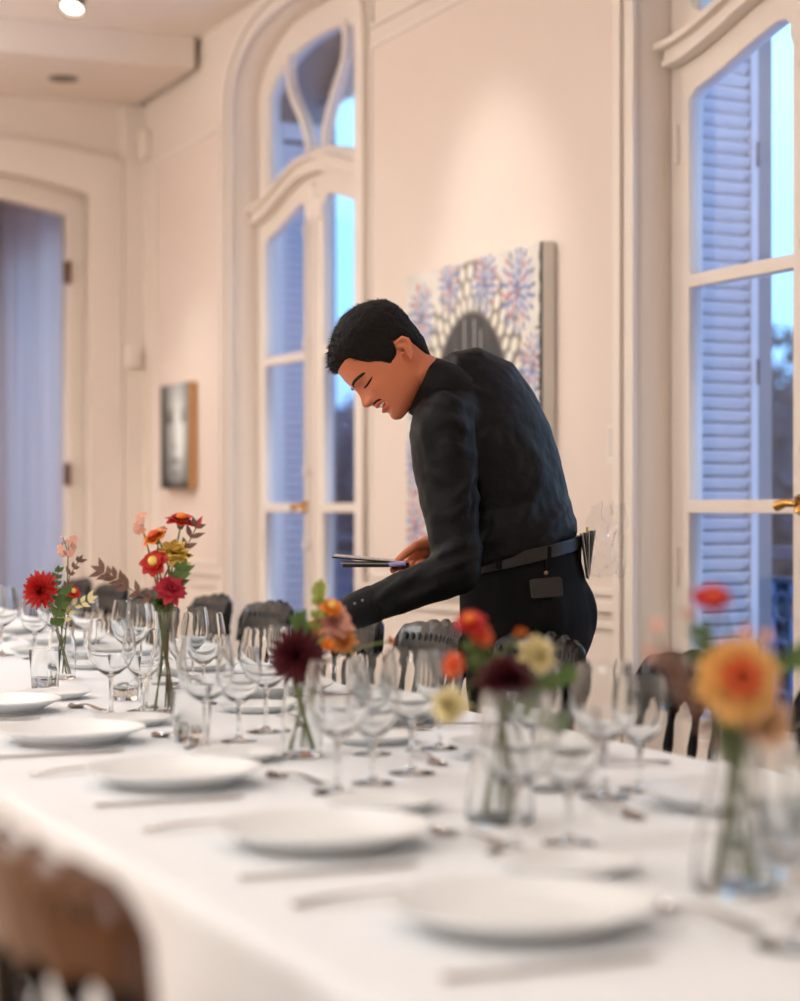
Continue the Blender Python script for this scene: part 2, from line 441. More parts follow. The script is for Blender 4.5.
# ------------------------------------------------------------------ windows
def zc(x): return 2.52 + 0.135*smoothstep(1.04 - abs(x)/0.70)
def zp(x): return zc(x) - 0.095
def curve_top(x0, x1, f, n=16): return [(x0 + (x1-x0)*i/n, f(x0 + (x1-x0)*i/n)) for i in range(n+1)]
def build_window(name, cx, slat_group):
    root = empty(name, FRAME @ Matrix.Translation((cx, W+0.12, 0))); struct(root)
    def part(nm, mesh, material, parent=root): return link(nm, mesh, material, parent)
    inner_top = lambda x: SPR + RISE*max(0.0, 1-(abs(x)/HW)**2.3)**0.5 - 0.135
    tl = [(-0.645, zc(-0.645)+0.17)] + curve_top(-0.645, 0.645, lambda x: zc(x)+0.115)[1:-1] + [(0.645, zc(0.645)+0.17)] + curve_top(0.645, -0.645, inner_top, 24)
    ch = [(-0.70, 0.06), (0.70, 0.06)] + curve_top(0.70, -0.70, zc, 28)
    fr = part('frame', plate([arch_loop(0, HW-0.002, 0.042, SPR, RISE-0.002), tl, ch], 0.0, 0.07), M_TRIM)
    # transom mouldings, an S on each side
    part('transom_moulding', band(curve_top(-0.73, 0.73, lambda x: zc(x)+0.030, 40), 0.056, -0.045, 0.01).mesh('tm', False), M_TRIM)
    part('transom_moulding', band(curve_top(-0.75, 0.75, lambda x: zc(x)+0.066, 40), 0.022, -0.07, 0.0).mesh('tm', False), M_TRIM)
    part('transom_moulding', band(curve_top(-0.72, 0.72, lambda x: zc(x)+0.008, 40), 0.018, -0.058, 0.0).mesh('tm', False), M_TRIM)
    for s in (-1, 1):
        ctrl = [(0.085, 2.77), (0.11, 2.84), (0.17, 2.93), (0.26, 3.02), (0.325, 3.10), (0.345, 3.18), (0.335, 3.26)]
        part('tulip_muntin', band([(s*a, b) for a, b in ctrl], 0.038, -0.012, 0.03).mesh('tulip', False), M_TRIM)
    part('pane', plate([tl], 0.034, 0.038), M_PANE)
    # arched inner beading
    al = [(HW*0.985*math.cos(a), SPR + (RISE-0.01)*math.sin(a)) for a in [PI*i/30 for i in range(31)]]
    # casements
    for s in (-1, 1):
        def X(a): return s*a
        top = lambda x: zc(x)-0.003
        ol = [(X(0.697), 0.065), (X(0.0), 0.065)] + [(X(a), top(a)) for a in [0.697*i/14 for i in range(15)]]
        def pane_loop(z0, z1=None):
            if z1 is None:
                xs = [0.10+0.54*i/14 for i in range(15)]
                zz = [zp(x) - 0.045*math.exp(-((x-0.10)/0.03)**2) - 0.025*math.exp(-((0.64-x)/0.02)**2) for x in xs]
                return [(X(0.64), z0), (X(0.10), z0)] + [(X(x), z) for x, z in zip(xs, zz)]
            return [(X(0.64), z0), (X(0.10), z0), (X(0.10), z1), (X(0.64), z1)]
        hs = [pane_loop(0.52, 1.145), pane_loop(1.185, 1.835), pane_loop(1.875)]
        sash = part('sash', plate([ol]+hs, -0.012, 0.038, 0.004), M_TRIM)
        for hl in hs: link('pane', plate([hl], 0.010, 0.014), M_PANE, sash)
        link('sash_panel', plate([rect(min(X(0.62), X(0.12)), max(X(0.62), X(0.12)), 0.14, 0.46)], -0.02, -0.008, 0.004), M_TRIM, sash)
        for hz in (2.28, 0.98):
            link('hinge', MB().tube([(X(0.70), -0.018, hz-0.06), (X(0.70), -0.018, hz+0.06)], 0.009, 8).mesh('hg'), M_TRIM, sash)
    part('meeting_stile', MB().lathe([(0.0, 0.08), (0.032, 0.08), (0.032, 2.60), (0.0, 2.63)], 12, (0, -0.006, 0)).mesh('ms'), M_TRIM)
    bk = MB()
    for s in (-1, 1): bk.ball((s*0.05, -0.012, 2.50), (0.055, 0.018, 0.06), 14, 10)
    part('stile_bracket', bk.mesh('bracket'), M_TRIM)
    rod = MB().tube([(0, -0.052, 0.3), (0, -0.052, 2.45)], 0.008, 8)
    for z in (0.5, 1.0, 1.33, 1.9, 2.4): rod.tube([(0, -0.052, z-0.02), (0, -0.052, z+0.02)], 0.014, 8)
    part('bolt_rod', rod.mesh('rod'), M_TRIM)
    hd = MB().lathe([(0.0, -0.03), (0.016, -0.02), (0.010, 0), (0.016, 0.02), (0, 0.03)], 12, (0, -0.06, 1.17))
    hd.tube([(0, -0.07, 1.17), (-0.03, -0.085, 1.175), (-0.065, -0.09, 1.165)], [0.008, 0.012, 0.015], 10)
    part('handle', hd.mesh('handle'), M_BRASS)
    return root
win1 = build_window('window_1', WINX[0], None)
win2 = build_window('window_2', WINX[1], None)
# casings around the openings
for i, x in enumerate(WINX):
    lo = arch_loop(x, HW+0.06, 0.0, SPR+0.01, RISE+0.05); li = arch_loop(x, HW, -0.002, SPR, RISE)
    struct(fobj('trim_%d' % (4+i), plate([lo, li], W-0.018, W-0.0005, 0.003), M_TRIM))
    lo = arch_loop(x, HW+0.105, 0.0, SPR+0.02, RISE+0.09); li = arch_loop(x, HW+0.062, -0.002, SPR+0.01, RISE+0.052)
    struct(fobj('trim_%d' % (6+i), plate([lo, li], W-0.03, W-0.0005, 0.004), M_TRIM))

# louvred shutters folded back outside, on the far side of each window
slat_mesh = MB().box((0, 0, 0), (0.008, 0.205, 0.040), Matrix.Rotation(math.radians(32), 3, 'Y')).mesh('slat', False)
def shutter(cx, label):
    t_edge = cx - (HW + 0.060)
    ang = math.radians(6)
    root = empty('louvred_shutter', FRAME @ Matrix.Translation((t_edge, EXTN+0.012, 0)) @ Matrix.Rotation(ang, 4, 'Z'))
    tag(root, label, 'shutter', 'folded shutters outside the windows')
    y0, y1 = 0.0, 0.255
    zt = 3.04
    f = MB()
    for (a, b) in ((y0, y0+0.028), (y1-0.028, y1)): f.box2((-0.016, a, 0.1), (0.016, b, zt))
    for (a, b) in ((0.1, 0.22), (zt-0.08, zt)): f.box2((-0.016, y0, a), (0.016, y1, b))
    o = link('shutter_frame', f.mesh('sf', False), M_SHUT, root)
    z = 0.25
    while z < zt-0.10:
        s_ = link('slat', slat_mesh, M_SHUT, root); s_.location = (0, (y0+y1)/2, z)
        z += 0.043
    leaf = MB().box2((-0.045, 0.235, 0.1), (-0.018, 0.335, zt)); link('folded_leaf', leaf.mesh('leaf', False), M_SHUT, root)
    for hz in (0.7, 1.6, 2.3, 2.8):
        link('hinge', MB().tube([(0.018, y1, hz-0.04), (0.018, y1, hz+0.04)], 0.006, 8).mesh('hg'), mat('rust_iron', lin(120, 110, 116), 0.7), root)
shutter(WINX[0], 'pale louvred shutter folded open outside the arched window left of the man')
shutter(WINX[1], 'pale louvred shutter folded open outside the right-hand window')

# scalloped valances under the outer lintels
for i, x in enumerate(WINX):
    lp = [(x-0.83, 3.40), (x-0.83, 3.16)]
    n = 16
    for k in range(n):
        for q in range(1, 7):
            u = (k+q/6)/n; lp.append((x-0.83+1.66*u, 3.16 - 0.035*math.sin(PI*q/6)))
    lp.append((x+0.83, 3.40))
    o = fobj('scalloped_valance', plate([lp], EXTN+0.29, EXTN+0.30), M_SHUT)
    tag(o, ('scalloped wooden valance outside the top of the arched window left of the man', 'scalloped wooden valance outside above the right-hand window')[i], 'valance')

# balcony with iron railing
M_IRON = mat('balcony_iron', lin(120, 135, 170), 0.5, 0.3, var=0.1)
slab = struct(fobj('balcony_floor', MB().box2((-14, EXTN+0.34, -0.2), (3, 4.45, -0.03)).mesh('slab', False), M_EXT))
rr = empty('balcony_railing', FRAME @ Matrix.Translation((0, 4.3, 0))); tag(rr, 'iron balcony railing with ring ornaments outside the windows', 'railing')
for z, r in ((1.0, 0.022), (0.90, 0.012), (0.12, 0.014)):
    link('rail', MB().box2((-13.5, -r, z-r), (2.0, r, z+r)).mesh('rail', False), M_IRON, rr)
bal = MB().box((0, 0, 0.44), (0.016, 0.016, 0.94)).mesh('bal', False)
rg = MB()
ring_pts = [(0.05*math.cos(2*PI*k/16), 0, 0.05*math.sin(2*PI*k/16)) for k in range(17)]
rg.tube(ring_pts, 0.009, 6)
ringm = rg.mesh('ringm')
def in_view(x, n, w=0.1):
    p = FRAME @ Vector((x, n, 0)); px = 400+FPX*p.x/p.y
    return 225 < px < 375 or 660 < px < 830
x = -13.4
while x < 2.0:
    if in_view(x, 4.3):
        b = link('baluster', bal, M_IRON, rr); b.location = (x, 0, 0)
        for z in (0.80, 0.62, 0.44, 0.26):
            q = link('ring_ornament', ringm, M_IRON, rr); q.location = (x+0.06, 0, z)
    x += 0.12

# trees and house beyond
M_BARK = mat('bark', lin(50, 48, 55), 0.9, var=0.2)
M_LEAF = mat('dusk_leaves', lin(58, 74, 92), 0.8, var=0.3, scale=1.5)
def tree(base, h, rad, label, n=2600, seed=1):
    r = random.Random(seed)
    root = empty('street_tree', Matrix.Translation(base)); tag(root, label, 'tree', 'trees beyond the balcony')
    tk = MB().tube([(0, 0, 0), (0.05, 0, h*0.3), (-0.05, 0.05, h*0.6), (0, 0, h*0.85)], [0.22, 0.17, 0.11, 0.04], 8)
    for k in range(16):
        z = h*(0.32+0.5*r.random()); a = r.random()*2*PI; L = rad*(0.6+0.5*r.random())
        tk.tube([(0, 0, z), (L*0.5*math.cos(a), L*0.5*math.sin(a), z+L*0.35), (L*math.cos(a), L*math.sin(a), z+L*0.5)], [0.06, 0.04, 0.015], 6)
    link('trunk', tk.mesh('trunk'), M_BARK, root)
    lf = MB()
    for k in range(n):
        d = Vector((r.gauss(0, 1), r.gauss(0, 1), r.gauss(0, 1))).normalized()*(r.random()**0.45)
        c_ = Vector((d.x*rad, d.y*rad, h*0.64 + d.z*h*0.36)); s_ = 0.10+0.12*r.random()
        a1 = Vector((r.gauss(0, 1), r.gauss(0, 1), r.gauss(0, 1))).normalized(); b1 = a1.orthogonal().normalized()
        lf.add([c_-a1*s_, c_+b1*s_*0.5, c_+a1*s_, c_-b1*s_*0.5], [(0, 1, 2, 3)])
    lo = link('foliage', lf.mesh('foliage', False), M_LEAF, root); lo['kind'] = 'stuff'
tree(Vector((4.35, 23.0, -4.2)), 7.6, 2.2, 'dark dusk tree seen past the shutter of the right-hand window', 3200, 3)
tree(Vector((6.6, 27.5, -4.2)), 7.2, 2.4, 'second dark tree far behind the right-hand window panes', 2400, 5)
tree(Vector((-0.9, 36.0, -4.2)), 7.4, 2.6, 'dark tree seen through the arched window beside the head of the man', 3200, 8)
struct(link('street', MB().box2((-60, 16, -4.4), (80, 120, -4.2)).mesh('street', False), mat('asphalt', lin(70, 72, 80), 0.9, var=0.1)))
hs = MB().box2((-30, 60, -4.2), (55, 66, 2.3)); 
ho = empty('terrace_house', Matrix.Translation((0, 0, 0))); tag(ho, 'long dark house across the street beyond the windows', 'building')
link('wall', hs.mesh('house', False), mat('far_house', lin(90, 95, 112), 0.9, var=0.1), ho)
rf = MB().add([(-30, 59.5, 2.3), (55, 59.5, 2.3), (55, 66.5, 2.3), (-30, 66.5, 2.3), (-30, 63, 4.4), (55, 63, 4.4)], [(0, 1, 5, 4), (3, 4, 5, 2), (0, 4, 3), (1, 2, 5), (0, 3, 2, 1)])
link('roof', rf.mesh('roof', False), mat('far_roof', lin(80, 84, 100), 0.9), ho)

# ------------------------------------------------------------------ ceiling fittings
M_LAMP = mat('lamp_metal', lin(120, 110, 100), 0.35, 0.8)
o = empty('recessed_downlight', FRAME @ Matrix.Translation((-10.02, 2.62, 3.36)))
tag(o, 'unlit recessed round downlight in the lowered ceiling', 'downlight')
link('rim', MB().lathe([(0.050, 0.0), (0.075, 0.0), (0.075, -0.006), (0.050, -0.006)], 28, closed=True).mesh('rim'), M_LAMP, o)
link('lens', MB().lathe([(0.0, -0.002), (0.050, -0.002), (0.050, -0.001)], 28).mesh('lens'), mat('dark_lens', lin(90, 74, 60), 0.3), o)
def track_spot(t, n, aim, label):
    root = empty('track_spotlight', Matrix.Translation(tn(t, n, CEIL))); tag(root, label, 'spotlight', 'ceiling spotlights')
    d = (Vector(aim)-tn(t, n, 3.33)).normalized(); q = d.to_track_quat('-Z', 'Y').to_matrix()
    link('mount', MB().lathe([(0.0, 0.0), (0.05, 0.0), (0.05, -0.03), (0.014, -0.035), (0.014, -0.14)], 20).mesh('mount'), M_LAMP, root)
    hd = MB().lathe([(0.0, 0.10), (0.03, 0.10), (0.045, 0.05), (0.055, -0.05), (0.050, -0.05), (0.042, 0.0), (0.0, 0.02)], 24, (0, 0, -0.19), q)
    link('lamp_head', hd.mesh('head'), M_LAMP, root)
    ln = MB().lathe([(0.0, -0.030), (0.046, -0.030), (0.046, -0.026), (0.0, -0.026)], 24, (0, 0, -0.19), q)
    m = mat('lit_lens', (1.0, 0.93, 0.82, 1), 0.3, emit=6.0)
    link('lens', ln.mesh('lens'), m, root)
track_spot(8.36, 2.23, tn(7.2, 1.4, 0.8), 'lit metal ceiling spotlight at the top edge of the photo')
# ------------------------------------------------------------------ table and cloth
TZ = 0.75
NA, NB = 0.655, 1.785
TA, TB = -0.6, 8.4
tab = empty('banquet_table', FRAME @ Matrix.Translation((-(TA+TB)/2, (NA+NB)/2, 0)))
tag(tab, 'long banquet table hidden under the white cloth', 'table')
M_WOOD = mat('table_wood', lin(120, 80, 50), 0.5, var=0.15)
link('tabletop', MB().box((0, 0, 0.733), (TB-TA-0.03, NB-NA-0.03, 0.025)).mesh('top', False), M_WOOD, tab)
lg = MB().box((0, 0, 0.36), (0.06, 0.06, 0.72)).mesh('leg', False)
for x in (-4.2, -1.4, 1.4, 4.2):
    for y in (-0.42, 0.42):
        q = link('leg', lg, M_WOOD, tab); q.location = (x, y, 0)
def tablecloth():
    mb = MB(); per = []
    x0, x1, y0, y1 = -TB, -TA, NA, NB
    nx, ny = 360, 40
    for i in range(nx): per.append((x0+(x1-x0)*i/nx, y0, 0, -1))
    for i in range(ny): per.append((x1, y0+(y1-y0)*i/ny, 1, 0))
    for i in range(nx): per.append((x1-(x1-x0)*i/nx, y1, 0, 1))
    for i in range(ny): per.append((x0, y1-(y1-y0)*i/ny, -1, 0))
    N = len(per); rings = []
    prof = [(-0.03, 0.0), (-0.008, 0.0), (0.0, -0.003), (0.005, -0.010), (0.007, -0.03), (0.010, -0.10), (0.016, -0.16), (0.021, -0.21), (0.022, -0.232)]
    vs = []
    for (o, dz) in prof:
        for i, (x, y, ax, ay) in enumerate(per):
            k = min(1, max(0, -dz)/0.3); w = k*0.022*math.sin(i*0.33+1.7*math.sin(i*0.043)) + k*0.01*math.sin(i*0.81)
            vs.append((x+ax*(o+w), y+ay*(o+w), TZ+dz))
    fs = []
    for r in range(len(prof)-1):
        for i in range(N): fs.append((r*N+i, r*N+(i+1) % N, (r+1)*N+(i+1) % N, (r+1)*N+i))
    for i in range(nx):     # top, one strip per step along the table
        if i == 0: fs.append((0, 1) + tuple(nx+ny+nx-1+k for k in range(ny+1)))
        elif i == nx-1: fs.append((nx-1,) + tuple(nx+k for k in range(ny+2)))
        else: fs.append((i, i+1, 2*nx+ny-i-1, 2*nx+ny-i))
    mb.add(vs, fs)
    o = fobj('tablecloth', mb.mesh('cloth'), M_CLOTH)
    tag(o, 'white linen tablecloth falling over the edges of the long table', 'tablecloth')
tablecloth()

# ------------------------------------------------------------------ chairs
def spindle_prof(z0, z1, r):
    L = z1-z0
    p = [(0.0, 0), (0.75, 0), (0.75, .06), (1.25, .08), (1.25, .12), (.7, .15), (.55, .22), (.95, .34), (1.0, .42), (.75, .48), (1.2, .51), (1.2, .54), (.75, .57), (.9, .66), (.6, .84), (.75, .9), (1.2, .93), (1.2, .97), (.8, 1), (0, 1)]
    return [(a*r, z0+b*L) for a, b in p]
chair_parts = None
def make_chair_meshes():
    d = {}
    # crest: curved plank with scalloped lower edge and carved upper edge
    def bend(x): return 0.035*(1-(x/0.19)**2)
    def tilt(z): return (z-0.46)*0.14
    mb = MB(); n = 64; vs = []
    for i in range(n+1):
        x = -0.195+0.39*i/n; q = abs(x)/0.195
        top = 0.872 + 0.016*math.cos(q*PI*0.5) + 0.006*math.cos(q*PI*6)*(1-q) - 0.030*max(0, (q-0.86)/0.14)**2
        ph = (x/0.07+0.5) % 1.0
        bot = 0.770 + 0.030*(1-abs(2*ph-1))**0.7 if q < 0.93 else 0.765
        y = 0.165 + bend(x)
        for (z, dy) in ((bot, -0.011), (bot, 0.011), ((bot+top)/2, 0.016), (top-0.012, 0.014), (top, 0.004), (top, -0.006), (top-0.012, -0.013)):
            vs.append((x, y+tilt(z)+dy, z))
    fs = [(i*7+k, i*7+(k+1) % 7, i*7+7+(k+1) % 7, i*7+7+k) for i in range(n) for k in range(7)]
    fs += [tuple(range(7)), tuple(n*7+k for k in reversed(range(7)))]
    mb.add(vs, fs); d['crest_rail'] = mb.mesh('crest')
    # carved bead row on the crest
    cv = MB()
    for k in range(-6, 7):
        x = k*0.026; z = 0.846; cv.ball((x, 0.165+bend(x)+tilt(z)+0.013, z), (0.011, 0.0022, 0.012), 8, 6)
        cv.ball((x, 0.165+bend(x)+tilt(z)-0.012, z), (0.011, 0.0022, 0.012), 8, 6)
    d['carving'] = cv.mesh('carving')
    def along(x0, z0, z1, r, seg=10):
        m = MB(); a = Vector((x0, 0.165+bend(x0)+tilt(z0), z0)); b = Vector((x0, 0.165+bend(x0)+tilt(z1), z1))
        q = (b-a).to_track_quat('Z', 'Y').to_matrix()
        m.lathe(spindle_prof(0, (b-a).length, r), seg, a, q); return m.mesh('sp')
    d['spindles'] = [along(x, 0.545, 0.79, 0.0115) for x in (-0.105, -0.035, 0.035, 0.105)]
    d['posts'] = [along(s*0.178, 0.44, 0.80, 0.0155, 12) for s in (-1, 1)]
    lr = MB(); lr.tube([(x, 0.165+bend(x)+tilt(0.54), 0.54) for x in [-0.178+0.356*i/12 for i in range(13)]], 0.013, 10); d['lower_rail'] = lr.mesh('lr')
    st = []
    for k in range(40):
        a = 2*PI*k/40; ca, sa = math.cos(a), math.sin(a)
        st.append((0.20*abs(ca)**0.55*(1 if ca > 0 else -1), 0.19*abs(sa)**0.55*(1 if sa > 0 else -1)))
    sm = MB(); sm.loft([[(x*k, y*k, z) for x, y in st] for k, z in ((0.93, 0.435), (1.0, 0.44), (1.0, 0.462), (0.97, 0.468))]); d['seat'] = sm.mesh('seat')
    cu = MB(); cu.loft([[(x*k, y*k, z) for x, y in st] for k, z in ((0.88, 0.466), (0.93, 0.48), (0.91, 0.497), (0.75, 0.508), (0.3, 0.512))]); d['cushion'] = cu.mesh('cushion')
    d['legs'] = []
    for sx in (-1, 1):
        for (yy, tp) in ((-0.155, 'f'), (0.165, 'b')):
            a = Vector((sx*0.165, yy, 0.445)); b = Vector((sx*0.18, yy+(0.06 if tp == 'b' else -0.02), 0.0))
            q = (b-a).to_track_quat('Z', 'Y').to_matrix(); m = MB(); m.lathe(spindle_prof(0, (b-a).length, 0.017), 12, a, q); d['legs'].append(m.mesh('leg'))
    d['stretchers'] = []
    for pts in (((-0.172, -0.165, 0.22), (0.172, -0.165, 0.22)), ((-0.172, -0.165, 0.16), (-0.172, 0.20, 0.16)), ((0.172, -0.165, 0.16), (0.172, 0.20, 0.16)), ((-0.172, 0.195, 0.25), (0.172, 0.195, 0.25))):
        m = MB(); m.tube(pts, 0.010, 8); d['stretchers'].append(m.mesh('str'))
    return d
CH = make_chair_meshes()
M_CUSH = mat('cushion_fabric', lin(40, 36, 36), 0.8, var=0.1)
def chair(t, n, flip, label, turn=0.0, crest=None):
    root = empty('spindle_chair', FRAME @ Matrix.Translation((-t, n, 0)) @ Matrix.Rotation((PI if flip else 0)+turn, 4, 'Z'))
    tag(root, label, 'chair', 'black spindle chairs around the table')
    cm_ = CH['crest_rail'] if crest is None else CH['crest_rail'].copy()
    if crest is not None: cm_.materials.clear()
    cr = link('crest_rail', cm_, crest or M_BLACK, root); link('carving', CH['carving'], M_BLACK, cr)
    for m in CH['spindles']: link('spindle', m, M_BLACK, root)
    for m in CH['posts']: link('back_post', m, M_BLACK, root)
    link('lower_rail', CH['lower_rail'], M_BLACK, root)
    st = link('seat', CH['seat'], M_BLACK, root); link('cushion', CH['cushion'], M_CUSH, st)
    for m in CH['legs']: link('leg', m, M_BLACK, root)
    for m in CH['stretchers']: link('stretcher', m, M_BLACK, root)
CHN = 1.81
far_chairs = [(2.62, 'black chair at the right edge of the photo, behind the big orange dahlia', 0.05),
    (3.17, 'black spindle-back chair in front of the right-hand window, spindles showing behind glasses', 0.0),
    (3.80, 'glossy black chair directly in front of the hips of the man', 0.04),
    (4.34, 'black chair under the forearm of the man, left of his trousers', -0.03),
    (4.84, 'black chair below the left cuff of the man, mostly behind flowers', 0.05),
    (5.46, 'black chair in front of the arched window, right of the flask vase', 0.0),
    (5.98, 'black chair just right of the flask vase flowers', -0.04),
    (6.58, 'black chair directly behind the flask vase flowers', 0.03),
    (7.10, 'black chair between the red dahlia and the flask vase', 0.0),
    (7.58, 'black chair just right of the red dahlia bouquet', -0.03),
    (8.12, 'black chair at the far left edge, behind the red dahlia', 0.0)]
for t, lb, tu in far_chairs: chair(t, CHN, False, lb, tu)
chair(1.67, 0.64, True, 'blurred black chair with floor reflection coloured into its crest in the bottom left corner, nearest the camera', 0.06, mat('lacquer_floor_reflection', lin(90, 54, 28), 0.25, var=0.2, scale=6, coat=0.2))  # crest colour carries the warm floor reflection on black lacquer

# ------------------------------------------------------------------ tableware
def lathe_mesh(prof, seg=40): return MB().lathe(prof, seg).mesh('lathe')
PLATE = lathe_mesh([(0.0, 0.004), (0.075, 0.004), (0.078, 0.0), (0.084, 0.0), (0.086, 0.004), (0.112, 0.016), (0.130, 0.024), (0.131, 0.0265), (0.129, 0.0275), (0.110, 0.020), (0.088, 0.010), (0.078, 0.008), (0.0, 0.008)], 64)
BREAD = lathe_mesh([(0.0, 0.003), (0.048, 0.003), (0.050, 0.0), (0.054, 0.0), (0.056, 0.003), (0.078, 0.014), (0.0785, 0.016), (0.076, 0.0165), (0.055, 0.008), (0.048, 0.006), (0.0, 0.006)], 48)
WINE = lathe_mesh([(0.0, 0.0005), (0.036, 0.0005), (0.0365, 0.0018), (0.030, 0.003), (0.012, 0.006), (0.0045, 0.012), (0.0038, 0.03), (0.0038, 0.065), (0.006, 0.078), (0.020, 0.086), (0.036, 0.100), (0.046, 0.120), (0.0485, 0.135), (0.047, 0.155), (0.0425, 0.178), (0.0395, 0.190), (0.0385, 0.190), (0.0413, 0.178), (0.0458, 0.155), (0.0473, 0.135), (0.0447, 0.120), (0.0346, 0.1015), (0.018, 0.088), (0.0, 0.083)], 48)
SMALLG = lathe_mesh([(0.0, 0.0005), (0.032, 0.0005), (0.0325, 0.0018), (0.026, 0.003), (0.010, 0.006), (0.0045, 0.012), (0.0038, 0.028), (0.0038, 0.055), (0.006, 0.066), (0.018, 0.074), (0.031, 0.088), (0.0385, 0.106), (0.040, 0.120), (0.038, 0.145), (0.034, 0.165), (0.033, 0.165), (0.0368, 0.145), (0.0388, 0.120), (0.0373, 0.106), (0.0297, 0.0895), (0.016, 0.076), (0.0, 0.071)], 48)
TUMBLER = lathe_mesh([(0.0, 0.0005), (0.029, 0.0005), (0.030, 0.002), (0.036, 0.088), (0.0352, 0.090), (0.0345, 0.088), (0.0285, 0.010), (0.0, 0.009)], 40)
def spoon_mesh():
    mb = MB(); n = 20; L = 0.17; vs = []; fs = []
    rows = []
    for i in range(n+1):
        u = i/n; x = -L/2+L*u
        if u < 0.28:
            q = u/0.28; hw = 0.0165*math.sin(PI*min(1, q*0.92+0.02))**0.6; z = 0.006-0.004*math.sin(PI*q)
            dish = -0.006*math.sin(PI*q)
        else:
            q = (u-0.28)/0.72; hw = 0.0035+0.0050*q**1.6; z = 0.006+0.008*math.sin(PI*q)*(1-q)+0.001; dish = 0
        for k in range(7):
            w = -1+2*k/6; vs.append((x, hw*w, 0.001+z + dish*(1-w*w)+ (0.001 if abs(w) < 0.5 else 0)))
    m0 = len(vs); vs += [(a, b, c_-0.0016) for a, b, c_ in vs]
    for i in range(n):
        for k in range(6):
            a = i*7+k; fs.append((a, a+1, a+8, a+7)); fs.append((m0+a, m0+a+7, m0+a+8, m0+a+1))
        fs.append((i*7, i*7+7, m0+i*7+7, m0+i*7)); fs.append((i*7+6, m0+i*7+6, m0+i*7+13, i*7+13))
    fs.append(tuple(range(7))+tuple(m0+k for k in reversed(range(7)))); 
    mb.add(vs, fs); return mb.mesh('spoon')
def knife_mesh():
    mb = MB()
    out = [(0, -.006), (.085, -.0065), (.09, -.005), (.10, -.006), (.16, -.009), (.195, -.008), (.215, .002), (.216, .006), (.10, .006), (.085, .0065), (0, .006)]
    mb.loft([[(x-0.108, y, 0.001) for x, y in out], [(x-0.108, y, 0.0045) for x, y in out]])
    return mb.mesh('knife')
def fork_mesh():
    mb = MB()
    mb.tube([(-0.10, 0, 0.003), (-0.05, 0, 0.008), (0.02, 0, 0.010), (0.04, 0, 0.005)], [0.008, 0.006, 0.0032, 0.0045], 8, flat=0.3)
    mb.tube([(0.036, 0, 0.005), (0.048, 0, 0.0035), (0.060, 0, 0.004)], [0.005, 0.011, 0.0115], 10, flat=0.14)
    for k in (-1.5, -.5, .5, 1.5): mb.tube([(0.055, k*0.0062, 0.004), (0.08, k*0.006, 0.0045), (0.102, k*0.0058, 0.011)], [0.0022, 0.002, 0.001], 6)
    return mb.mesh('fork')
SPOON, KNIFE, FORK = spoon_mesh(), knife_mesh(), fork_mesh()
def by_base(x, y):
    s = (y-HORIZON)/(EYE-TZ); Y = FPX/s; X = (x-400)/s
    return (-SN*X + CS*Y, CS*X + SN*Y)
SPOTS = []
FOOT = {'dinner_plate': 0.134, 'bread_plate': 0.081, 'wine_glass': 0.050, 'water_glass': 0.042, 'tumbler': 0.038}
VASE_SPOTS = [(165, 716), (62, 679), (302, 757), (500, 822), (735, 892)]
def put(name, mesh, m, t, n, label, cat, group, rz=0.0, z=TZ+0.0005):
    if name in FOOT:
        r = FOOT[name]
        if name in ('wine_glass', 'water_glass', 'tumbler'):
            blocks = SPOTS + [(*by_base(x, y), 0.047) for x, y in VASE_SPOTS]
            for _ in range(60):
                moved = False
                for (bt, bn, br) in blocks:
                    dt, dn = t-bt, n-bn; dist = math.hypot(dt, dn); need = (r + br)*1.03
                    if dist < need:
                        if dist < 1e-4: dt, dn, dist = 1.0, 0.0, 1.0
                        t += dt/dist*(need-dist)*0.6; n += dn/dist*(need-dist)*0.6; moved = True
                if not moved: break
        if 'plate' not in name: SPOTS.append((t, n, r))
    o = link(name, mesh, m); o.matrix_world = FRAME @ Matrix.Translation((-t, n, z)) @ Matrix.Rotation(rz, 4, 'Z')
    return tag(o, label, cat, group)
near_t = [1.724, 2.24, 2.826, 3.415, 3.99]
far_t = [2.30, 2.90, 3.50, 4.10, 4.70, 5.30, 5.90, 6.50]
SPOTS += [(t, 1.535, 0.134) for t in far_t] + [(t-0.31, 1.385, 0.081) for t in far_t] + [(t, 0.905, 0.134) for t in near_t] + [(t+0.235, 1.085, 0.081) for t in near_t]
for j, t in enumerate(near_t):
    w = ORD[j] + ' from the camera'
    put('dinner_plate', PLATE, M_PORC, t, 0.905, 'large white plate on the near side of the table, %s' % w, 'plate', 'dinner plates')
    put('bread_plate', BREAD, M_PORC, t+0.235, 1.085, 'small white bread plate on the near side of the table, %s' % w, 'plate', 'bread plates')
    put('dinner_knife', KNIFE, M_STEEL, t-0.175, 0.845, 'steel knife on the near side, right of the %s large plate' % ORD[j], 'knife', 'knives', PI/2)
    put('dinner_fork', FORK, M_STEEL, t+0.178, 0.835, 'steel fork on the near side, left of the %s large plate' % ORD[j], 'fork', 'forks', PI/2)
    put('dessert_spoon', SPOON, M_STEEL, t-0.045, 1.080, 'steel spoon lying beyond the %s large near-side plate' % ORD[j], 'spoon', 'dessert spoons', 0.12)
    put('wine_glass', WINE, M_GLASS, t-0.185, 1.090, 'large wine glass beside the %s near-side plate' % ORD[j], 'glass', 'wine glasses')
    put('water_glass', SMALLG, M_GLASS, t-0.115, 1.175, 'smaller stemmed glass behind the %s near-side wine glass' % ORD[j], 'glass', 'water glasses')
far_t = [2.30, 2.90, 3.50, 4.10, 4.70, 5.30, 5.90, 6.50]
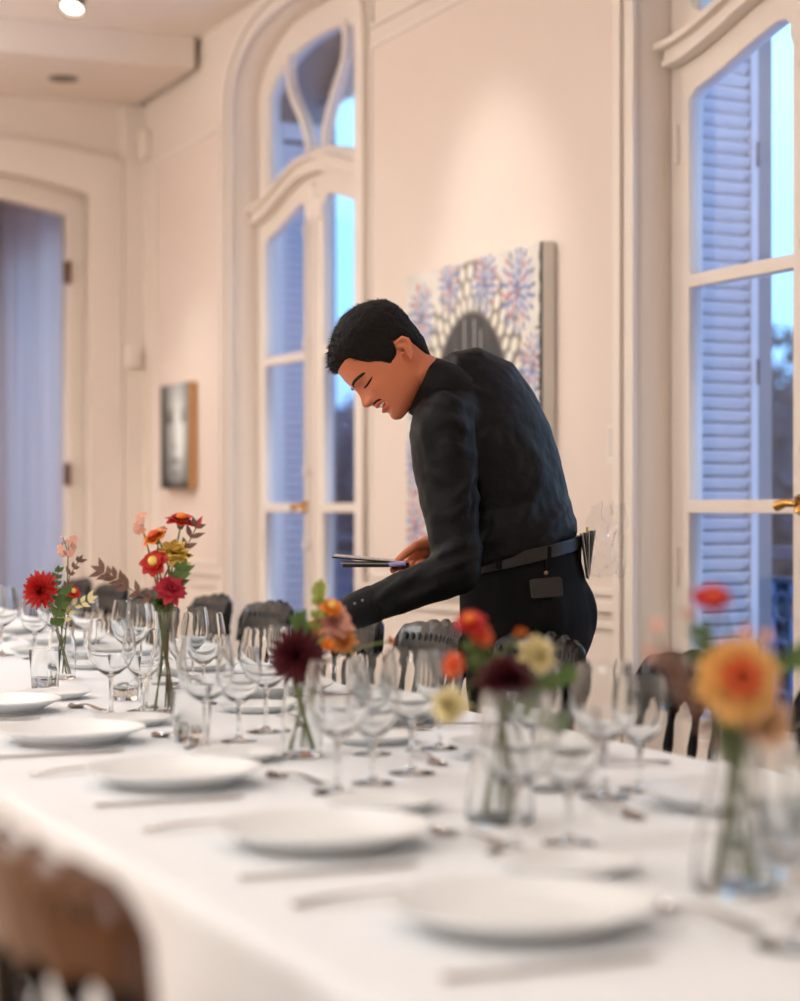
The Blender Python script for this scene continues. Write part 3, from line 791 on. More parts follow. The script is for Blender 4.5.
for j, t in enumerate(far_t):
    w = ORD[j] + ' from the right'
    put('dinner_plate', PLATE, M_PORC, t, 1.535, 'large white plate on the window side of the table, %s' % w, 'plate', 'dinner plates')
    put('bread_plate', BREAD, M_PORC, t-0.31, 1.385, 'small white bread plate on the window side of the table, %s' % w, 'plate', 'bread plates')
    if j < 6:
        put('dinner_knife', KNIFE, M_STEEL, t+0.175, 1.58, 'steel knife on the window side, beside the %s large plate' % ORD[j], 'knife', 'knives', -PI/2)
        put('dinner_fork', FORK, M_STEEL, t-0.165, 1.60, 'steel fork on the window side, beside the %s large plate' % ORD[j], 'fork', 'forks', -PI/2)
        put('dessert_spoon', SPOON, M_STEEL, t+0.03, 1.362, 'steel spoon lying in front of the %s large window-side plate' % ORD[j], 'spoon', 'dessert spoons', PI-0.1)
# far-side glasses, set down where the photo shows their rims
def by_rim(x, y, h):
    s = (y-HORIZON)/(EYE-TZ-h); Y = FPX/s; X = (x-400)/s
    return (-SN*X + CS*Y, CS*X + SN*Y)
far_gl = [(608, 663, 1), (640, 668, 0), (412, 650, 1), (441, 652, 0), (203, 613, 1), (232, 608, 1), (136, 600, 1), (112, 604, 0), (60, 588, 1), (90, 590, 0), (18, 586, 1), (286, 625, 0), (266, 632, 1), (372, 655, 0), (536, 668, 0), (40, 598, 0), (2, 592, 1)]
lbl = ['large wine glass in front of the chair with visible spindles', 'smaller glass just right of the large wine glass in front of the spindle chair', 'large wine glass below the forearm of the man, in front of the black chair', 'smaller stemmed glass below the forearm of the man, beside the large wine glass', 'left of two wine glasses standing just right of the flask vase', 'right of two wine glasses standing just right of the flask vase',
       'wine glass just left of the neck of the flask vase', 'smaller glass left of the flask vase, beside the wine glass', 'wine glass behind the red dahlia bouquet', 'smaller glass right of the red dahlia bouquet', 'wine glass far left, behind the red dahlia', 'smaller glass left of the burgundy dahlia, in front of a black chair', 'wine glass left of the burgundy dahlia', 'smaller glass right of the burgundy dahlia vase', 'smaller glass behind the burgundy flower in the middle vase', 'smaller glass below the red dahlia', 'wine glass cut by the left edge']
for (x, y, big), lb in zip(far_gl, lbl):
    t, n = by_rim(x, y, 0.19 if big else 0.165)
    n = min(max(n, 1.27), 1.50)
    # keep the column of the photo when n is clamped
    k = (x-400)/FPX; Y = n/(CS*k+SN); t = CS*Y - SN*k*Y
    put('wine_glass' if big else 'water_glass', WINE if big else SMALLG, M_GLASS, t, n, lb, 'glass', 'wine glasses' if big else 'water glasses')
for (x, y, lb) in ((124, 700, 'clear tumbler left of the flask vase'), (45, 690, 'clear tumbler below the red dahlia'), (782, 880, 'clear tumbler at the right edge beside the orange dahlia vase'), (215, 742, 'clear tumbler right of the flask vase, on the near side')):
    t, n = by_base(x, y); put('tumbler', TUMBLER, M_GLASS, t, n, lb, 'glass', 'tumblers')

# ------------------------------------------------------------------ vases and flowers
FLASK = lathe_mesh([(0.0, 0.0), (0.040, 0.0), (0.044, 0.004), (0.0445, 0.02), (0.038, 0.07), (0.028, 0.115), (0.0205, 0.15), (0.0195, 0.175), (0.0215, 0.198), (0.0225, 0.205), (0.0210, 0.205), (0.0195, 0.197), (0.0178, 0.175), (0.0188, 0.15), (0.0263, 0.115), (0.0362, 0.07), (0.0425, 0.021), (0.040, 0.006), (0.0, 0.005)], 40)
JAR = lathe_mesh([(0.0, 0.0), (0.030, 0.0), (0.033, 0.003), (0.033, 0.09), (0.028, 0.105), (0.030, 0.120), (0.0285, 0.120), (0.0265, 0.105), (0.0312, 0.09), (0.0312, 0.006), (0.0, 0.006)], 36)
def vmat(name, c, r=0.6, var=0.12): return mat(name, lin(*c), r, var=var, scale=30, sss=0.0)
M_STEM = vmat('stem_green', (105, 120, 60)); M_STEMR = vmat('stem_brown', (130, 85, 60)); M_GREEN = vmat('leaf_green', (84, 112, 50)); M_BROWNLEAF = vmat('leaf_bronze', (120, 88, 75))
M_RED = vmat('petal_red', (200, 35, 30)); M_BURG = vmat('petal_burgundy', (85, 12, 28)); M_ORANGE = vmat('petal_orange', (240, 135, 30)); M_YELLOW = vmat('petal_yellow', (255, 216, 112))
M_PEACH = vmat('petal_peach', (245, 165, 95)); M_PINK = vmat('petal_pink', (240, 180, 160)); M_CRIM = vmat('petal_crimson', (205, 60, 80)); M_CREAM = vmat('petal_cream', (240, 225, 170)); M_DEEPOR = vmat('petal_deep_orange', (235, 105, 55))
def petal(mb, c, d, up, L, w, cup=0.2, n=5, shape=(0.35, 0.78, 1.0, 0.95, 0.68, 0.22)):
    """a cupped petal from c along d"""
    side = d.cross(up).normalized(); rows = []
    for i in range(n+1):
        u = i/n; hw = w*shape[i]
        p = c + d*L*u + up*(cup*L*u*u)
        rows.append([p - side*hw + up*0.25*hw, p, p + side*hw + up*0.25*hw])
    mb.add([q for r in rows for q in r], [(i*3+k, i*3+k+1, i*3+k+4, i*3+k+3) for i in range(n) for k in range(2)])
def basis(nrm):
    nrm = Vector(nrm).normalized(); a = nrm.orthogonal().normalized(); return nrm, a, nrm.cross(a)
def dahlia_bloom(c, nrm, R, layers=7, per=18, seed=0, pw=0.125):
    r = random.Random(seed); mb = MB(); nrm, a, b = basis(nrm)
    for l in range(layers):
        el = math.radians(-12 + 80*l/(layers-1)); L = R*(1.0-0.55*l/(layers-1))
        m = max(6, int(per*(1-0.07*l)))
        for k in range(m):
            w = 2*PI*(k+0.5*l)/m + r.uniform(-.08, .08)
            rad = a*math.cos(w)+b*math.sin(w); e2 = el + r.uniform(-.1, .1)
            d = rad*math.cos(e2)+nrm*math.sin(e2); up = -rad*math.sin(e2)+nrm*math.cos(e2)
            petal(mb, Vector(c)+nrm*(R*0.03*l), d, up, L*r.uniform(.92, 1.06), R*pw, 0.22)
    return mb
def flat_bloom(c, nrm, R, m=9, rows=2, seed=0, width=0.3):
    r = random.Random(seed); mb = MB(); nrm, a, b = basis(nrm)
    for l in range(rows):
        for k in range(m):
            w = 2*PI*(k+0.5*l)/m + r.uniform(-.12, .12); rad = a*math.cos(w)+b*math.sin(w); e2 = math.radians(5+28*l)+r.uniform(-.12, .12)
            d = rad*math.cos(e2)+nrm*math.sin(e2); up = -rad*math.sin(e2)+nrm*math.cos(e2)
            petal(mb, Vector(c), d, up, R*(1-.25*l), R*width, -0.12)
    return mb
def ruffle_bloom(c, nrm, R, seed=0):
    r = random.Random(seed); mb = MB(); nrm, a, b = basis(nrm)
    for l in range(6):
        m = 14
        for k in range(m):
            w = 2*PI*(k+r.random())/m; e2 = math.radians(-5+20*l); rad = a*math.cos(w)+b*math.sin(w)
            d = rad*math.cos(e2)+nrm*math.sin(e2); up = -rad*math.sin(e2)+nrm*math.cos(e2)
            petal(mb, Vector(c), d, up, R*(1-.1*l)*r.uniform(.85, 1.1), R*0.24, r.uniform(-.3, .4))
    return mb
def stem_pts(base, tip, bow, n=8):
    base = Vector(base); tip = Vector(tip); out = []
    for i in range(n+1):
        u = i/n; p = base.lerp(tip, u); p += Vector(bow)*math.sin(PI*u); out.append(p)
    return out
def leaf_mesh(c, d, up, L, w):
    mb = MB(); petal(mb, Vector(c), Vector(d).normalized(), Vector(up).normalized(), L, w, -0.15, 5, (0.15, 0.7, 1.0, 0.8, 0.42, 0.04)); return mb.mesh('leaf')
class Vase:
    def __init__(s, x, y, kind, label, n=None):
        t, nn = by_base(x, y); s.p = tn(t, nn, TZ+0.0005); s.kind = kind
        s.neck = s.p + Vector((0, 0, 0.19 if kind == 'flask' else 0.11)); s.Y = s.p.y; s.k = 0
        o = link('flask_vase' if kind == 'flask' else 'jar_vase', FLASK if kind == 'flask' else JAR, M_GLASS); o.location = s.p
        tag(o, label, 'vase', 'glass bud vases')
    def root(s):
        s.k += 1; a = s.k*2.399; r = 0.012; q = 0.022
        b = s.p + Vector((math.cos(a*1.7+2)*q, math.sin(a*1.7+2)*q, 0.012)); m = s.neck + Vector((math.cos(a)*r, math.sin(a)*r, 0)); return b, m
    def stem(s, tip, obj, m=None, r=0.0017, up=(0, 0, 1)):
        b, k = s.root(); tip = Vector(tip)
        pts = [b.lerp(k, i/5) for i in range(6)]
        d0 = (k-b).normalized(); L = (tip-k).length
        c1 = k + d0*L*0.45
        for i in range(1, 9):
            u = i/8; pts.append(k*(1-u)**2 + c1*2*u*(1-u) + tip*u*u)
        link('stem', MB().tube(pts, r, 7).mesh('stem'), m or M_STEM, obj); return pts
    def flower(s, name, x, y, dy, R, kind, material, label, nrm=(0, -0.6, 0.5), centre=None, seed=1, stem=None, leaf=None):
        c = at(x, y, s.Y+dy); o = empty(name, Matrix.Identity(4)); tag(o, label, 'flower')
        nrm = Vector(nrm).normalized()
        if kind == 'dahlia': mb = dahlia_bloom(c, nrm, R, seed=seed)
        elif kind == 'ruffle': mb = ruffle_bloom(c, nrm, R, seed)
        elif kind == 'round':
            mb = dahlia_bloom(c, nrm, R, 7, 17, seed, 0.21)
            if centre is not None: link('inner_bloom', dahlia_bloom(c+nrm*R*0.62, nrm, R*0.50, 6, 14, seed+1, 0.2).mesh('inner'), centre, o)
        else: mb = flat_bloom(c, nrm, R, 8, 3, seed, 0.42)
        link('bloom', mb.mesh('bloom'), material, o)
        if centre is not None and kind != 'round':
            link('centre', MB().ball(c+nrm*R*0.22, R*0.36, 12, 8).mesh('centre'), centre, o)
        link('calyx', MB().lathe([(0.0, -R*0.5), (R*0.16, -R*0.4), (R*0.26, -R*0.12), (R*0.1, 0.0)], 10, c, nrm.to_track_quat('Z', 'Y').to_matrix()).mesh('calyx'), M_GREEN, o)
        pts = s.stem(c - nrm*R*0.4, o, stem)
        for (i, ang, L) in (leaf or []):
            d = Vector((math.cos(ang), -0.3, math.sin(ang))); link('leaf', leaf_mesh(pts[i], d, (0, -0.8, 0.5), L, L*0.25), M_GREEN, o)
        return o
    def spray(s, pix, dy, label, lm, sm, L=0.03, w=0.006, name='leaf_spray', every=2, green_tip=None):
        pts = [at(x, y, s.Y+dy) for x, y in pix]
        o = empty(name, Matrix.Identity(4)); tag(o, label, 'foliage')
        s.stem(pts[0], o, sm, 0.0014)
        fine = []
        for i in range(len(pts)-1):
            for q in range(4): fine.append(pts[i].lerp(pts[i+1], q/4))
        fine.append(pts[-1])
        link('stem', MB().tube(fine, 0.0012, 6).mesh('stem'), sm, o)
        r = random.Random(int(pix[0][0]*7+pix[0][1]))
        for i in range(0, len(fine), every):
            d = (fine[min(i+1, len(fine)-1)]-fine[max(0, i-1)]).normalized()
            for sg in (-1, 1):
                side = Vector((-d.z, 0, d.x))*sg + Vector((0, r.uniform(-.8, .8), 0))
                dd = (d*0.9 + side*0.8).normalized(); link('leaf', leaf_mesh(fine[i], dd, (0, -1, 0.3), L*r.uniform(.7, 1.2), w), lm, o)
        link('leaf', leaf_mesh(fine[-1], d, (0, -1, 0.3), L, w), green_tip or lm, o)
    def blossoms(s, pix, dy, R, label, material, seed=1, spread=0.016, num=9):
        c = at(pix[0], pix[1], s.Y+dy); o = empty('blossom_cluster', Matrix.Identity(4)); tag(o, label, 'flower')
        r = random.Random(seed); s.stem(c-Vector((0, 0, spread)), o)
        for k in range(num):
            p = c + Vector((r.uniform(-1, 1), r.uniform(-1, 1), r.uniform(-1.2, 1.3)))*spread
            nr = (p-c).normalized()+Vector((0, -0.7, 0.2))
            link('blossom', flat_bloom(p, nr, R, 5, 1, k, 0.4).mesh('bl'), material, o)
            link('stalk', MB().tube([c-Vector((0, 0, spread)), p], 0.0008, 5).mesh('st'), M_STEM, o)

vA = Vase(165, 716, 'flask', 'clear flask-shaped vase with thin stems, sharpest on the table left of centre')
vA.flower('marigold', 155, 538, -0.01, 0.030, 'flat', M_ORANGE, 'orange marigold with red edges, upper left in the flask vase', (-0.5, -0.3, 0.9), M_DEEPOR, 2)
vA.flower('marigold', 181, 522, 0.02, 0.034, 'flat', M_RED, 'tall red marigold with orange centre, highest in the flask vase', (0.15, -0.2, 1.0), M_ORANGE, 3)
vA.flower('marigold', 154, 563, -0.02, 0.030, 'flat', M_RED, 'red and yellow marigold in the middle of the flask vase', (-0.2, -0.8, 0.5), M_YELLOW, 4)
vA.flower('marigold', 174, 554, 0.01, 0.036, 'ruffle', M_YELLOW, 'yellow ruffled flower in the middle of the flask vase', (0.2, -0.5, 0.8), None, 5)
vA.flower('carnation', 171, 590, -0.02, 0.034, 'ruffle', M_CRIM, 'crimson pink carnation just above the rim of the flask vase', (0.25, -0.7, 0.4), None, 6)
vA.flower('pink_bud_flower', 161, 604, -0.01, 0.02, 'ruffle', M_GREEN, 'green leafy bud at the neck of the flask vase', (0.1, -0.5, 0.8), None, 6)
vA.blossoms((143, 523), 0.02, 0.010, 'pale pink blossom cluster at the top left of the flask vase', M_PINK, 7, 0.014, 9)
vA.blossoms((158, 532), 0.03, 0.009, 'small pink blossoms behind the orange marigold', M_PINK, 8, 0.012, 7)
vA.spray([(150, 600), (128, 588), (116, 578), (104, 572)], 0.0, 'bronze-leaved sprig leaning left from the flask vase', M_BROWNLEAF, M_STEMR, 0.030, 0.006)
vA.spray([(172, 595), (178, 570), (186, 548), (196, 528)], 0.01, 'bronze-leaved sprig leaning right from the flask vase', M_BROWNLEAF, M_STEMR, 0.028, 0.0055, green_tip=M_CRIM)
vA.spray([(168, 600), (176, 585), (181, 572)], -0.015, 'short green leafy sprig at the neck of the flask vase', M_GREEN, M_STEM, 0.028, 0.008)

vB = Vase(62, 679, 'jar', 'small clear jar vase far left, holding the red dahlia')
vB.flower('dahlia', 41, 590, -0.03, 0.048, 'dahlia', M_RED, 'bright red dahlia at the far left of the table', (-0.25, -0.9, 0.25), None, 11)
vB.blossoms((68, 546), 0.0, 0.012, 'pale pink blossom cluster above the red dahlia', M_PINK, 12, 0.020, 14)
vB.flower('marigold', 73, 592, -0.01, 0.020, 'flat', M_RED, 'small red and yellow flower right of the red dahlia', (0.3, -0.7, 0.6), M_YELLOW, 13)
vB.spray([(58, 622), (64, 600), (70, 575), (78, 562)], 0.01, 'thin bronze sprig right of the red dahlia', M_BROWNLEAF, M_STEMR, 0.022, 0.005)
vB.spray([(55, 625), (60, 608), (66, 595)], -0.02, 'green leafy sprig below the red dahlia', M_GREEN, M_STEM, 0.030, 0.009)
vB.spray([(62, 620), (74, 606), (88, 600)], -0.01, 'green and cream leafy sprig pointing right of the red dahlia', M_CREAM, M_STEM, 0.025, 0.006)
vB.spray([(58, 600), (57, 585), (58, 572)], 0.0, 'upright green sprig between the red dahlia and pink blossoms', M_GREEN, M_STEM, 0.018, 0.006)

vC = Vase(302, 757, 'jar', 'small clear jar vase holding the burgundy dahlia, left of centre')
vC.flower('dahlia', 298, 656, -0.03, 0.050, 'dahlia', M_BURG, 'dark burgundy dahlia left of centre, in front of the left cuff of the man', (-0.2, -0.9, 0.2), None, 21)
vC.flower('peach_flower', 333, 622, 0.02, 0.036, 'ruffle', M_PINK, 'peach pink ruffled flower above the burgundy dahlia', (0.4, -0.7, 0.4), None, 22)
vC.flower('peach_flower', 342, 640, 0.03, 0.028, 'ruffle', M_PEACH, 'lower peach flower right of the burgundy dahlia', (0.6, -0.6, 0.1), None, 26)
vC.flower('marigold', 331, 607, 0.0, 0.020, 'flat', M_ORANGE, 'small orange marigold above the burgundy dahlia', (0.3, -0.6, 0.7), M_YELLOW, 23)
vC.flower('marigold', 328, 645, -0.03, 0.012, 'flat', M_ORANGE, 'tiny orange flower beside the burgundy dahlia', (0.2, -0.8, 0.4), None, 27)
vC.spray([(312, 660), (316, 630), (318, 605), (320, 590)], 0.0, 'yellow-green flowering sprig above the burgundy dahlia', vmat('leaf_lime', (150, 160, 70)), M_STEM, 0.020, 0.008)
vC.spray([(310, 655), (305, 635), (300, 622)], -0.01, 'green sprig behind the burgundy dahlia', M_GREEN, M_STEM, 0.022, 0.008)
vC.flower('flower_bud', 390, 641, 0.0, 0.009, 'round', M_ORANGE, 'orange flower bud on a long stalk leaning right', (0.9, -0.2, 0.3), None, 24)

vD = Vase(500, 822, 'flask', 'clear flask vase at the middle of the table, behind the burgundy flower')
vD.flower('marigold', 470, 622, 0.0, 0.022, 'flat', M_RED, 'red and orange marigold left in the middle vase', (-0.1, -0.6, 0.8), M_ORANGE, 31)
vD.flower('marigold', 480, 634, 0.01, 0.020, 'flat', M_DEEPOR, 'orange marigold beside the red one in the middle vase', (0.4, -0.6, 0.4), M_RED, 36)
vD.flower('marigold', 453, 665, -0.02, 0.018, 'flat', M_DEEPOR, 'deep orange flower lowest at the left of the middle vase', (-0.5, -0.7, 0.2), None, 32)
vD.flower('dahlia', 506, 682, -0.03, 0.044, 'dahlia', M_BURG, 'flat burgundy dahlia at the centre of the middle vase', (0.1, -0.45, 0.85), None, 33)
vD.flower('cream_flower', 536, 655, 0.0, 0.028, 'ruffle', M_CREAM, 'cream and pale pink flower right in the middle vase', (0.4, -0.7, 0.5), None, 34)
vD.flower('cream_flower', 450, 705, -0.02, 0.026, 'ruffle', M_CREAM, 'pale yellow flower at the lower left of the middle vase', (-0.5, -0.8, 0.1), None, 35)
vD.flower('flower_bud', 521, 634, 0.0, 0.010, 'round', M_ORANGE, 'small orange bud standing up in the middle vase', (0, -0.2, 1), None, 37)
vD.spray([(515, 700), (532, 690), (550, 684), (566, 676)], 0.0, 'green leafy sprig pointing right from the middle vase', M_GREEN, M_STEM, 0.020, 0.006)
vD.spray([(498, 700), (480, 670), (472, 650)], 0.01, 'green stemmed leaves at the left of the middle vase', M_GREEN, M_STEM, 0.018, 0.005)
vD.spray([(508, 700), (540, 715), (556, 722)], -0.02, 'low green leaves right of the middle vase', M_GREEN, M_STEM, 0.022, 0.008)

vE = Vase(735, 892, 'flask', 'blurred clear vase holding the big orange dahlia, nearest the right edge')
vE.flower('dahlia', 738, 681, -0.03, 0.047, 'round', vmat('petal_apricot', (255, 196, 120)), 'big peach and orange dahlia at the right, strongly blurred', (0.0, -0.95, 0.2), vmat('petal_coral', (240, 122, 76)), 41)
vE.flower('peach_flower', 766, 726, 0.0, 0.034, 'ruffle', vmat('petal_pale_peach', (252, 205, 160)), 'pale peach flower below and right of the big orange dahlia', (0.4, -0.8, -0.1), None, 42)
vE.flower('marigold', 714, 598, 0.02, 0.019, 'flat', M_RED, 'red and orange marigold high above the big orange dahlia', (-0.1, -0.7, 0.6), M_DEEPOR, 43)
vE.flower('marigold', 700, 596, 0.05, 0.011, 'flat', M_RED, 'small red flower at the left of the high red marigold', (-0.4, -0.7, 0.4), None, 47)
vE.blossoms((660, 637), 0.02, 0.007, 'pink buds at the far left of the big orange dahlia bouquet', M_PINK, 44, 0.016, 7)
vE.blossoms((757, 640), 0.03, 0.009, 'pale pink blossoms above right of the big orange dahlia', M_PINK, 45, 0.016, 7)
vE.flower('flower_bud', 688, 615, 0.01, 0.008, 'round', M_ORANGE, 'tiny orange bud left of the high red marigold', (0, -0.2, 1), None, 48)
vE.spray([(722, 745), (700, 715), (684, 690), (672, 668)], 0.0, 'bronze-leaved sprig left of the big orange dahlia', M_BROWNLEAF, M_STEMR, 0.026, 0.005)
vE.spray([(715, 700), (706, 665), (702, 640)], 0.03, 'green upright leaves above left of the big orange dahlia', M_GREEN, M_STEM, 0.022, 0.006)
vE.spray([(750, 700), (775, 668), (800, 655)], 0.02, 'green leaves pointing to the right edge above the peach flower', M_GREEN, M_STEM, 0.024, 0.008)
vE.spray([(732, 760), (735, 745), (728, 728)], -0.01, 'green leaves in the neck of the nearest vase', M_GREEN, M_STEM, 0.022, 0.009)
# ------------------------------------------------------------------ pictures on the wall
def attr_mat(name, rough=0.6):
    m = bpy.data.materials.new(name); m.use_nodes = True; nt = m.node_tree
    a = nt.nodes.new('ShaderNodeAttribute'); a.attribute_name = 'Col'
    b = nt.nodes['Principled BSDF']; b.inputs['Roughness'].default_value = rough
    nt.links.new(a.outputs['Color'], b.inputs['Base Color']); return m
def colour_grid(x0, x1, z0, z1, y, nx, nz, fn):
    vs = [(x0+(x1-x0)*i/nx, y, z0+(z1-z0)*j/nz) for j in range(nz+1) for i in range(nx+1)]
    fs = [(j*(nx+1)+i, j*(nx+1)+i+1, (j+1)*(nx+1)+i+1, (j+1)*(nx+1)+i) for j in range(nz) for i in range(nx)]
    me = bpy.data.meshes.new('print'); me.from_pydata(vs, [], fs)
    ca = me.color_attributes.new('Col', 'FLOAT_COLOR', 'POINT')
    ca.data.foreach_set('color', np.array([fn(i/nx, j/nz) for j in range(nz+1) for i in range(nx+1)], dtype=np.float32).ravel())
    return me
# small grey portrait
PX0, PX1, PZ0, PZ1 = -10.04, -9.58, 1.265, 1.80
po = empty('portrait_canvas', FRAME @ Matrix.Translation(((PX0+PX1)/2, W-0.012, PZ0))); tag(po, 'small grey portrait of a face on the wall right of the doorway', 'painting')
hw_, hh_ = (PX1-PX0)/2, PZ1-PZ0
link('stretcher_edge', MB().box2((-hw_, -0.045, 0), (hw_, 0, hh_)).mesh('edge', False), mat('raw_wood', lin(190, 140, 90), 0.7, var=0.1), po)
def face_fn(u, v):
    g = lambda cx, cy, sx, sy: math.exp(-((u-cx)/sx)**2-((v-cy)/sy)**2)
    b = 0.30 + 0.12*v
    b += 0.62*g(0.62, 0.55, 0.30, 0.50)
    b -= 0.30*smoothstep((0.30-u)/0.30)
    b += 0.22*g(0.72, 0.45, 0.14, 0.25)
    b -= 0.45*g(0.36, 0.66, 0.11, 0.035) + 0.45*g(0.80, 0.66, 0.10, 0.035)       # eyes
    b -= 0.22*g(0.36, 0.73, 0.15, 0.03) + 0.22*g(0.80, 0.73, 0.13, 0.03)          # brows
    b -= 0.25*g(0.47, 0.50, 0.05, 0.16) ; b -= 0.22*g(0.55, 0.40, 0.10, 0.03)     # nose
    b -= 0.36*g(0.55, 0.26, 0.15, 0.035); b += 0.08*g(0.56, 0.21, 0.10, 0.03); b -= 0.2*g(0.55, 0.15, 0.12, 0.03)
    b -= 0.22*smoothstep((0.12-v)/0.12)
    b = max(0.05, min(0.95, b)); b = b**1.9
    return (b*0.97, b*1.0, b*0.99, 1)
link('painted_face', colour_grid(-hw_, hw_, 0, hh_, -0.0455, 46, 54, face_fn), attr_mat('grey_print'), po)

# large decorative canvas: white ground, dark arch, ring of pale stones, blue-red flowers
BX0, BX1, BZ0, BZ1 = -6.93, -5.84, 0.97, 2.045
bw, bh = (BX1-BX0), (BZ1-BZ0)
bo = empty('decorative_canvas', FRAME @ Matrix.Translation((BX0, W-0.012, BZ0))); tag(bo, 'large white canvas painted with a dark arch, pale stones and blue-red flowers behind the man', 'painting')
link('canvas', MB().box2((0, -0.045, 0), (bw, 0, bh)).mesh('canvas', False), mat('canvas_white', lin(228, 222, 214), 0.75, var=0.05, scale=9), bo)
NXP, NZP = 230, 226
gx, gz = np.meshgrid(np.linspace(0, bw, NXP+1), np.linspace(0, bh, NZP+1))
img = np.ones((NZP+1, NXP+1, 4), np.float32); img[..., :3] = lin(226, 220, 212)[:3]
img[..., :3] *= (1 + 0.06*np.sin(gx*23+3*np.sin(gz*17))*np.sin(gz*31))[..., None]
rl = random.Random(4)
ax_, az_ = bw*0.505, bh*0.42
def oval_r(k):          # how far out from the arch: 1 on its edge
    dx, dz = (gx-ax_)/0.325, (gz-az_)/np.where(gz > az_, 0.44, 0.40)
    return np.sqrt(dx*dx + dz*dz)
rr_ = oval_r(0)
def stroke(mask, rgb, k=1.0):
    m = (np.clip(mask, 0, 1)*k)[..., None]; img[..., :3] = img[..., :3]*(1-m) + np.array(lin(*rgb)[:3], np.float32)*m
def ell(cx, cz, a, b, rot, rgb, k=1.0, soft=0.25):
    c_, s_ = math.cos(rot), math.sin(rot); u = ((gx-cx)*c_ + (gz-cz)*s_)/a; v = (-(gx-cx)*s_ + (gz-cz)*c_)/b
    stroke((1-np.sqrt(u*u+v*v))/soft, rgb, k)
def oval(u, off):
    a = 2*PI*u; return (ax_ + (0.325+off)*math.sin(a), az_ + ((0.44 if math.cos(a) > 0 else 0.40)+off)*math.cos(a))
stroke((1.42-rr_)/0.03, (104, 92, 80), 0.8)
for row, (off, num, a, b) in enumerate(((0.030, 44, 0.0225, 0.030), (0.083, 42, 0.027, 0.034), (0.138, 42, 0.030, 0.031))):
    for k in range(num):
        u = (k+0.5*(row % 2))/num; x, z = oval(u, off); x2, z2 = oval(u, off+0.01)
        ell(x+rl.uniform(-.004, .004), z+rl.uniform(-.004, .004), b, a*rl.uniform(.9, 1.02), math.atan2(z2-z, x2-x), (234, 228, 214), 1.0, 0.3)
stroke((1.0-rr_)/0.03, (66, 64, 66))
stroke(np.clip(np.sin(gx*60+np.sin(gz*9)*2)*np.sin(gz*14+gx*8), 0, 1)*(rr_ < 0.97), (92, 90, 90), 0.5)
for (x, z0, z1, w) in ((ax_-0.12, 0.50, 0.76, 0.007), (ax_+0.03, 0.62, 0.86, 0.006), (ax_+0.08, 0.60, 0.82, 0.006), (ax_-0.05, 0.72, 0.87, 0.005)):
    stroke((1-np.abs(gx-x)/w)*2*((gz > z0) & (gz < z1)), (196, 192, 190), 0.75)
for (cx, cz, R) in ((0.13, 0.90, 0.135), (0.38, 1.00, 0.11), (0.66, 0.985, 0.12), (0.91, 0.93, 0.15), (1.02, 0.66, 0.12), (1.02, 0.38, 0.12), (0.06, 0.62, 0.10), (0.06, 0.36, 0.12), (0.08, 0.12, 0.14), (1.0, 0.10, 0.14), (0.5, 0.03, 0.09)):
    ell(cx, cz, R*0.9, R*0.95, 0, (188, 190, 208), 0.6, 0.5)
    for ring_ in range(4):
        m = 8+4*ring_
        for k in range(m):
            a = 2*PI*(k+rl.random()*0.5)/m; r = R*(0.18+0.24*ring_)
            hot = rl.random() < (0.45 if ring_ in (1, 2) else 0.2) + (0.3 if cz < 0.3 else 0)
            ell(cx+r*math.cos(a)*0.85, cz+r*math.sin(a), R*0.14, R*0.05, a+rl.uniform(-.3, .3), (190, 78, 70) if hot else rl.choice(((84, 106, 172), (112, 132, 190), (72, 88, 146))), 1.0, 0.4)
    ell(cx, cz, R*0.16, R*0.16, 0, (150, 118, 100), 0.7, 0.6)
for dx, dz in ((0, 0), (0.035, 0.02), (-0.035, -0.02), (0.03, -0.02)): ell(ax_+0.17+dx, 0.47+dz, 0.013, 0.013, 0, (214, 60, 56), 1.0, 0.3)
stroke((gx-(bw-0.024)-0.004*np.sin(gz*90))*400, (24, 26, 24))
for k in range(10):
    z = rl.uniform(0.05, bh-0.05); stroke((1-np.abs(gz-z)/0.006)*2*(gx > bw-0.05), (40, 40, 36), 0.9)
link('painted_face', colour_grid(0, bw, 0, bh, -0.0455, NXP, NZP, lambda u, v: img[int(round(v*NZP)), int(round(u*NXP))]), attr_mat('canvas_print', 0.7), bo)

# printed notice on the wall
o = empty('wall_notice', FRAME @ Matrix.Translation((-5.46, W-0.006, 1.30))); tag(o, 'small pale printed notice on the wall left of the right-hand window', 'notice')
link('sheet', MB().box2((-0.042, -0.004, 0), (0.042, 0.0, 0.125)).mesh('sheet', False), mat('notice_paper', lin(238, 228, 216), 0.4, var=0.01), o)
tx = MB()
for k in range(7):
    L = 0.055 if k % 3 else 0.04
    tx.box2((-0.03, -0.0052, 0.105-k*0.013), (-0.03+L, -0.0042, 0.1085-k*0.013))
link('print_lines', tx.mesh('lines', False), mat('print_grey', lin(190, 176, 164), 0.8), o)

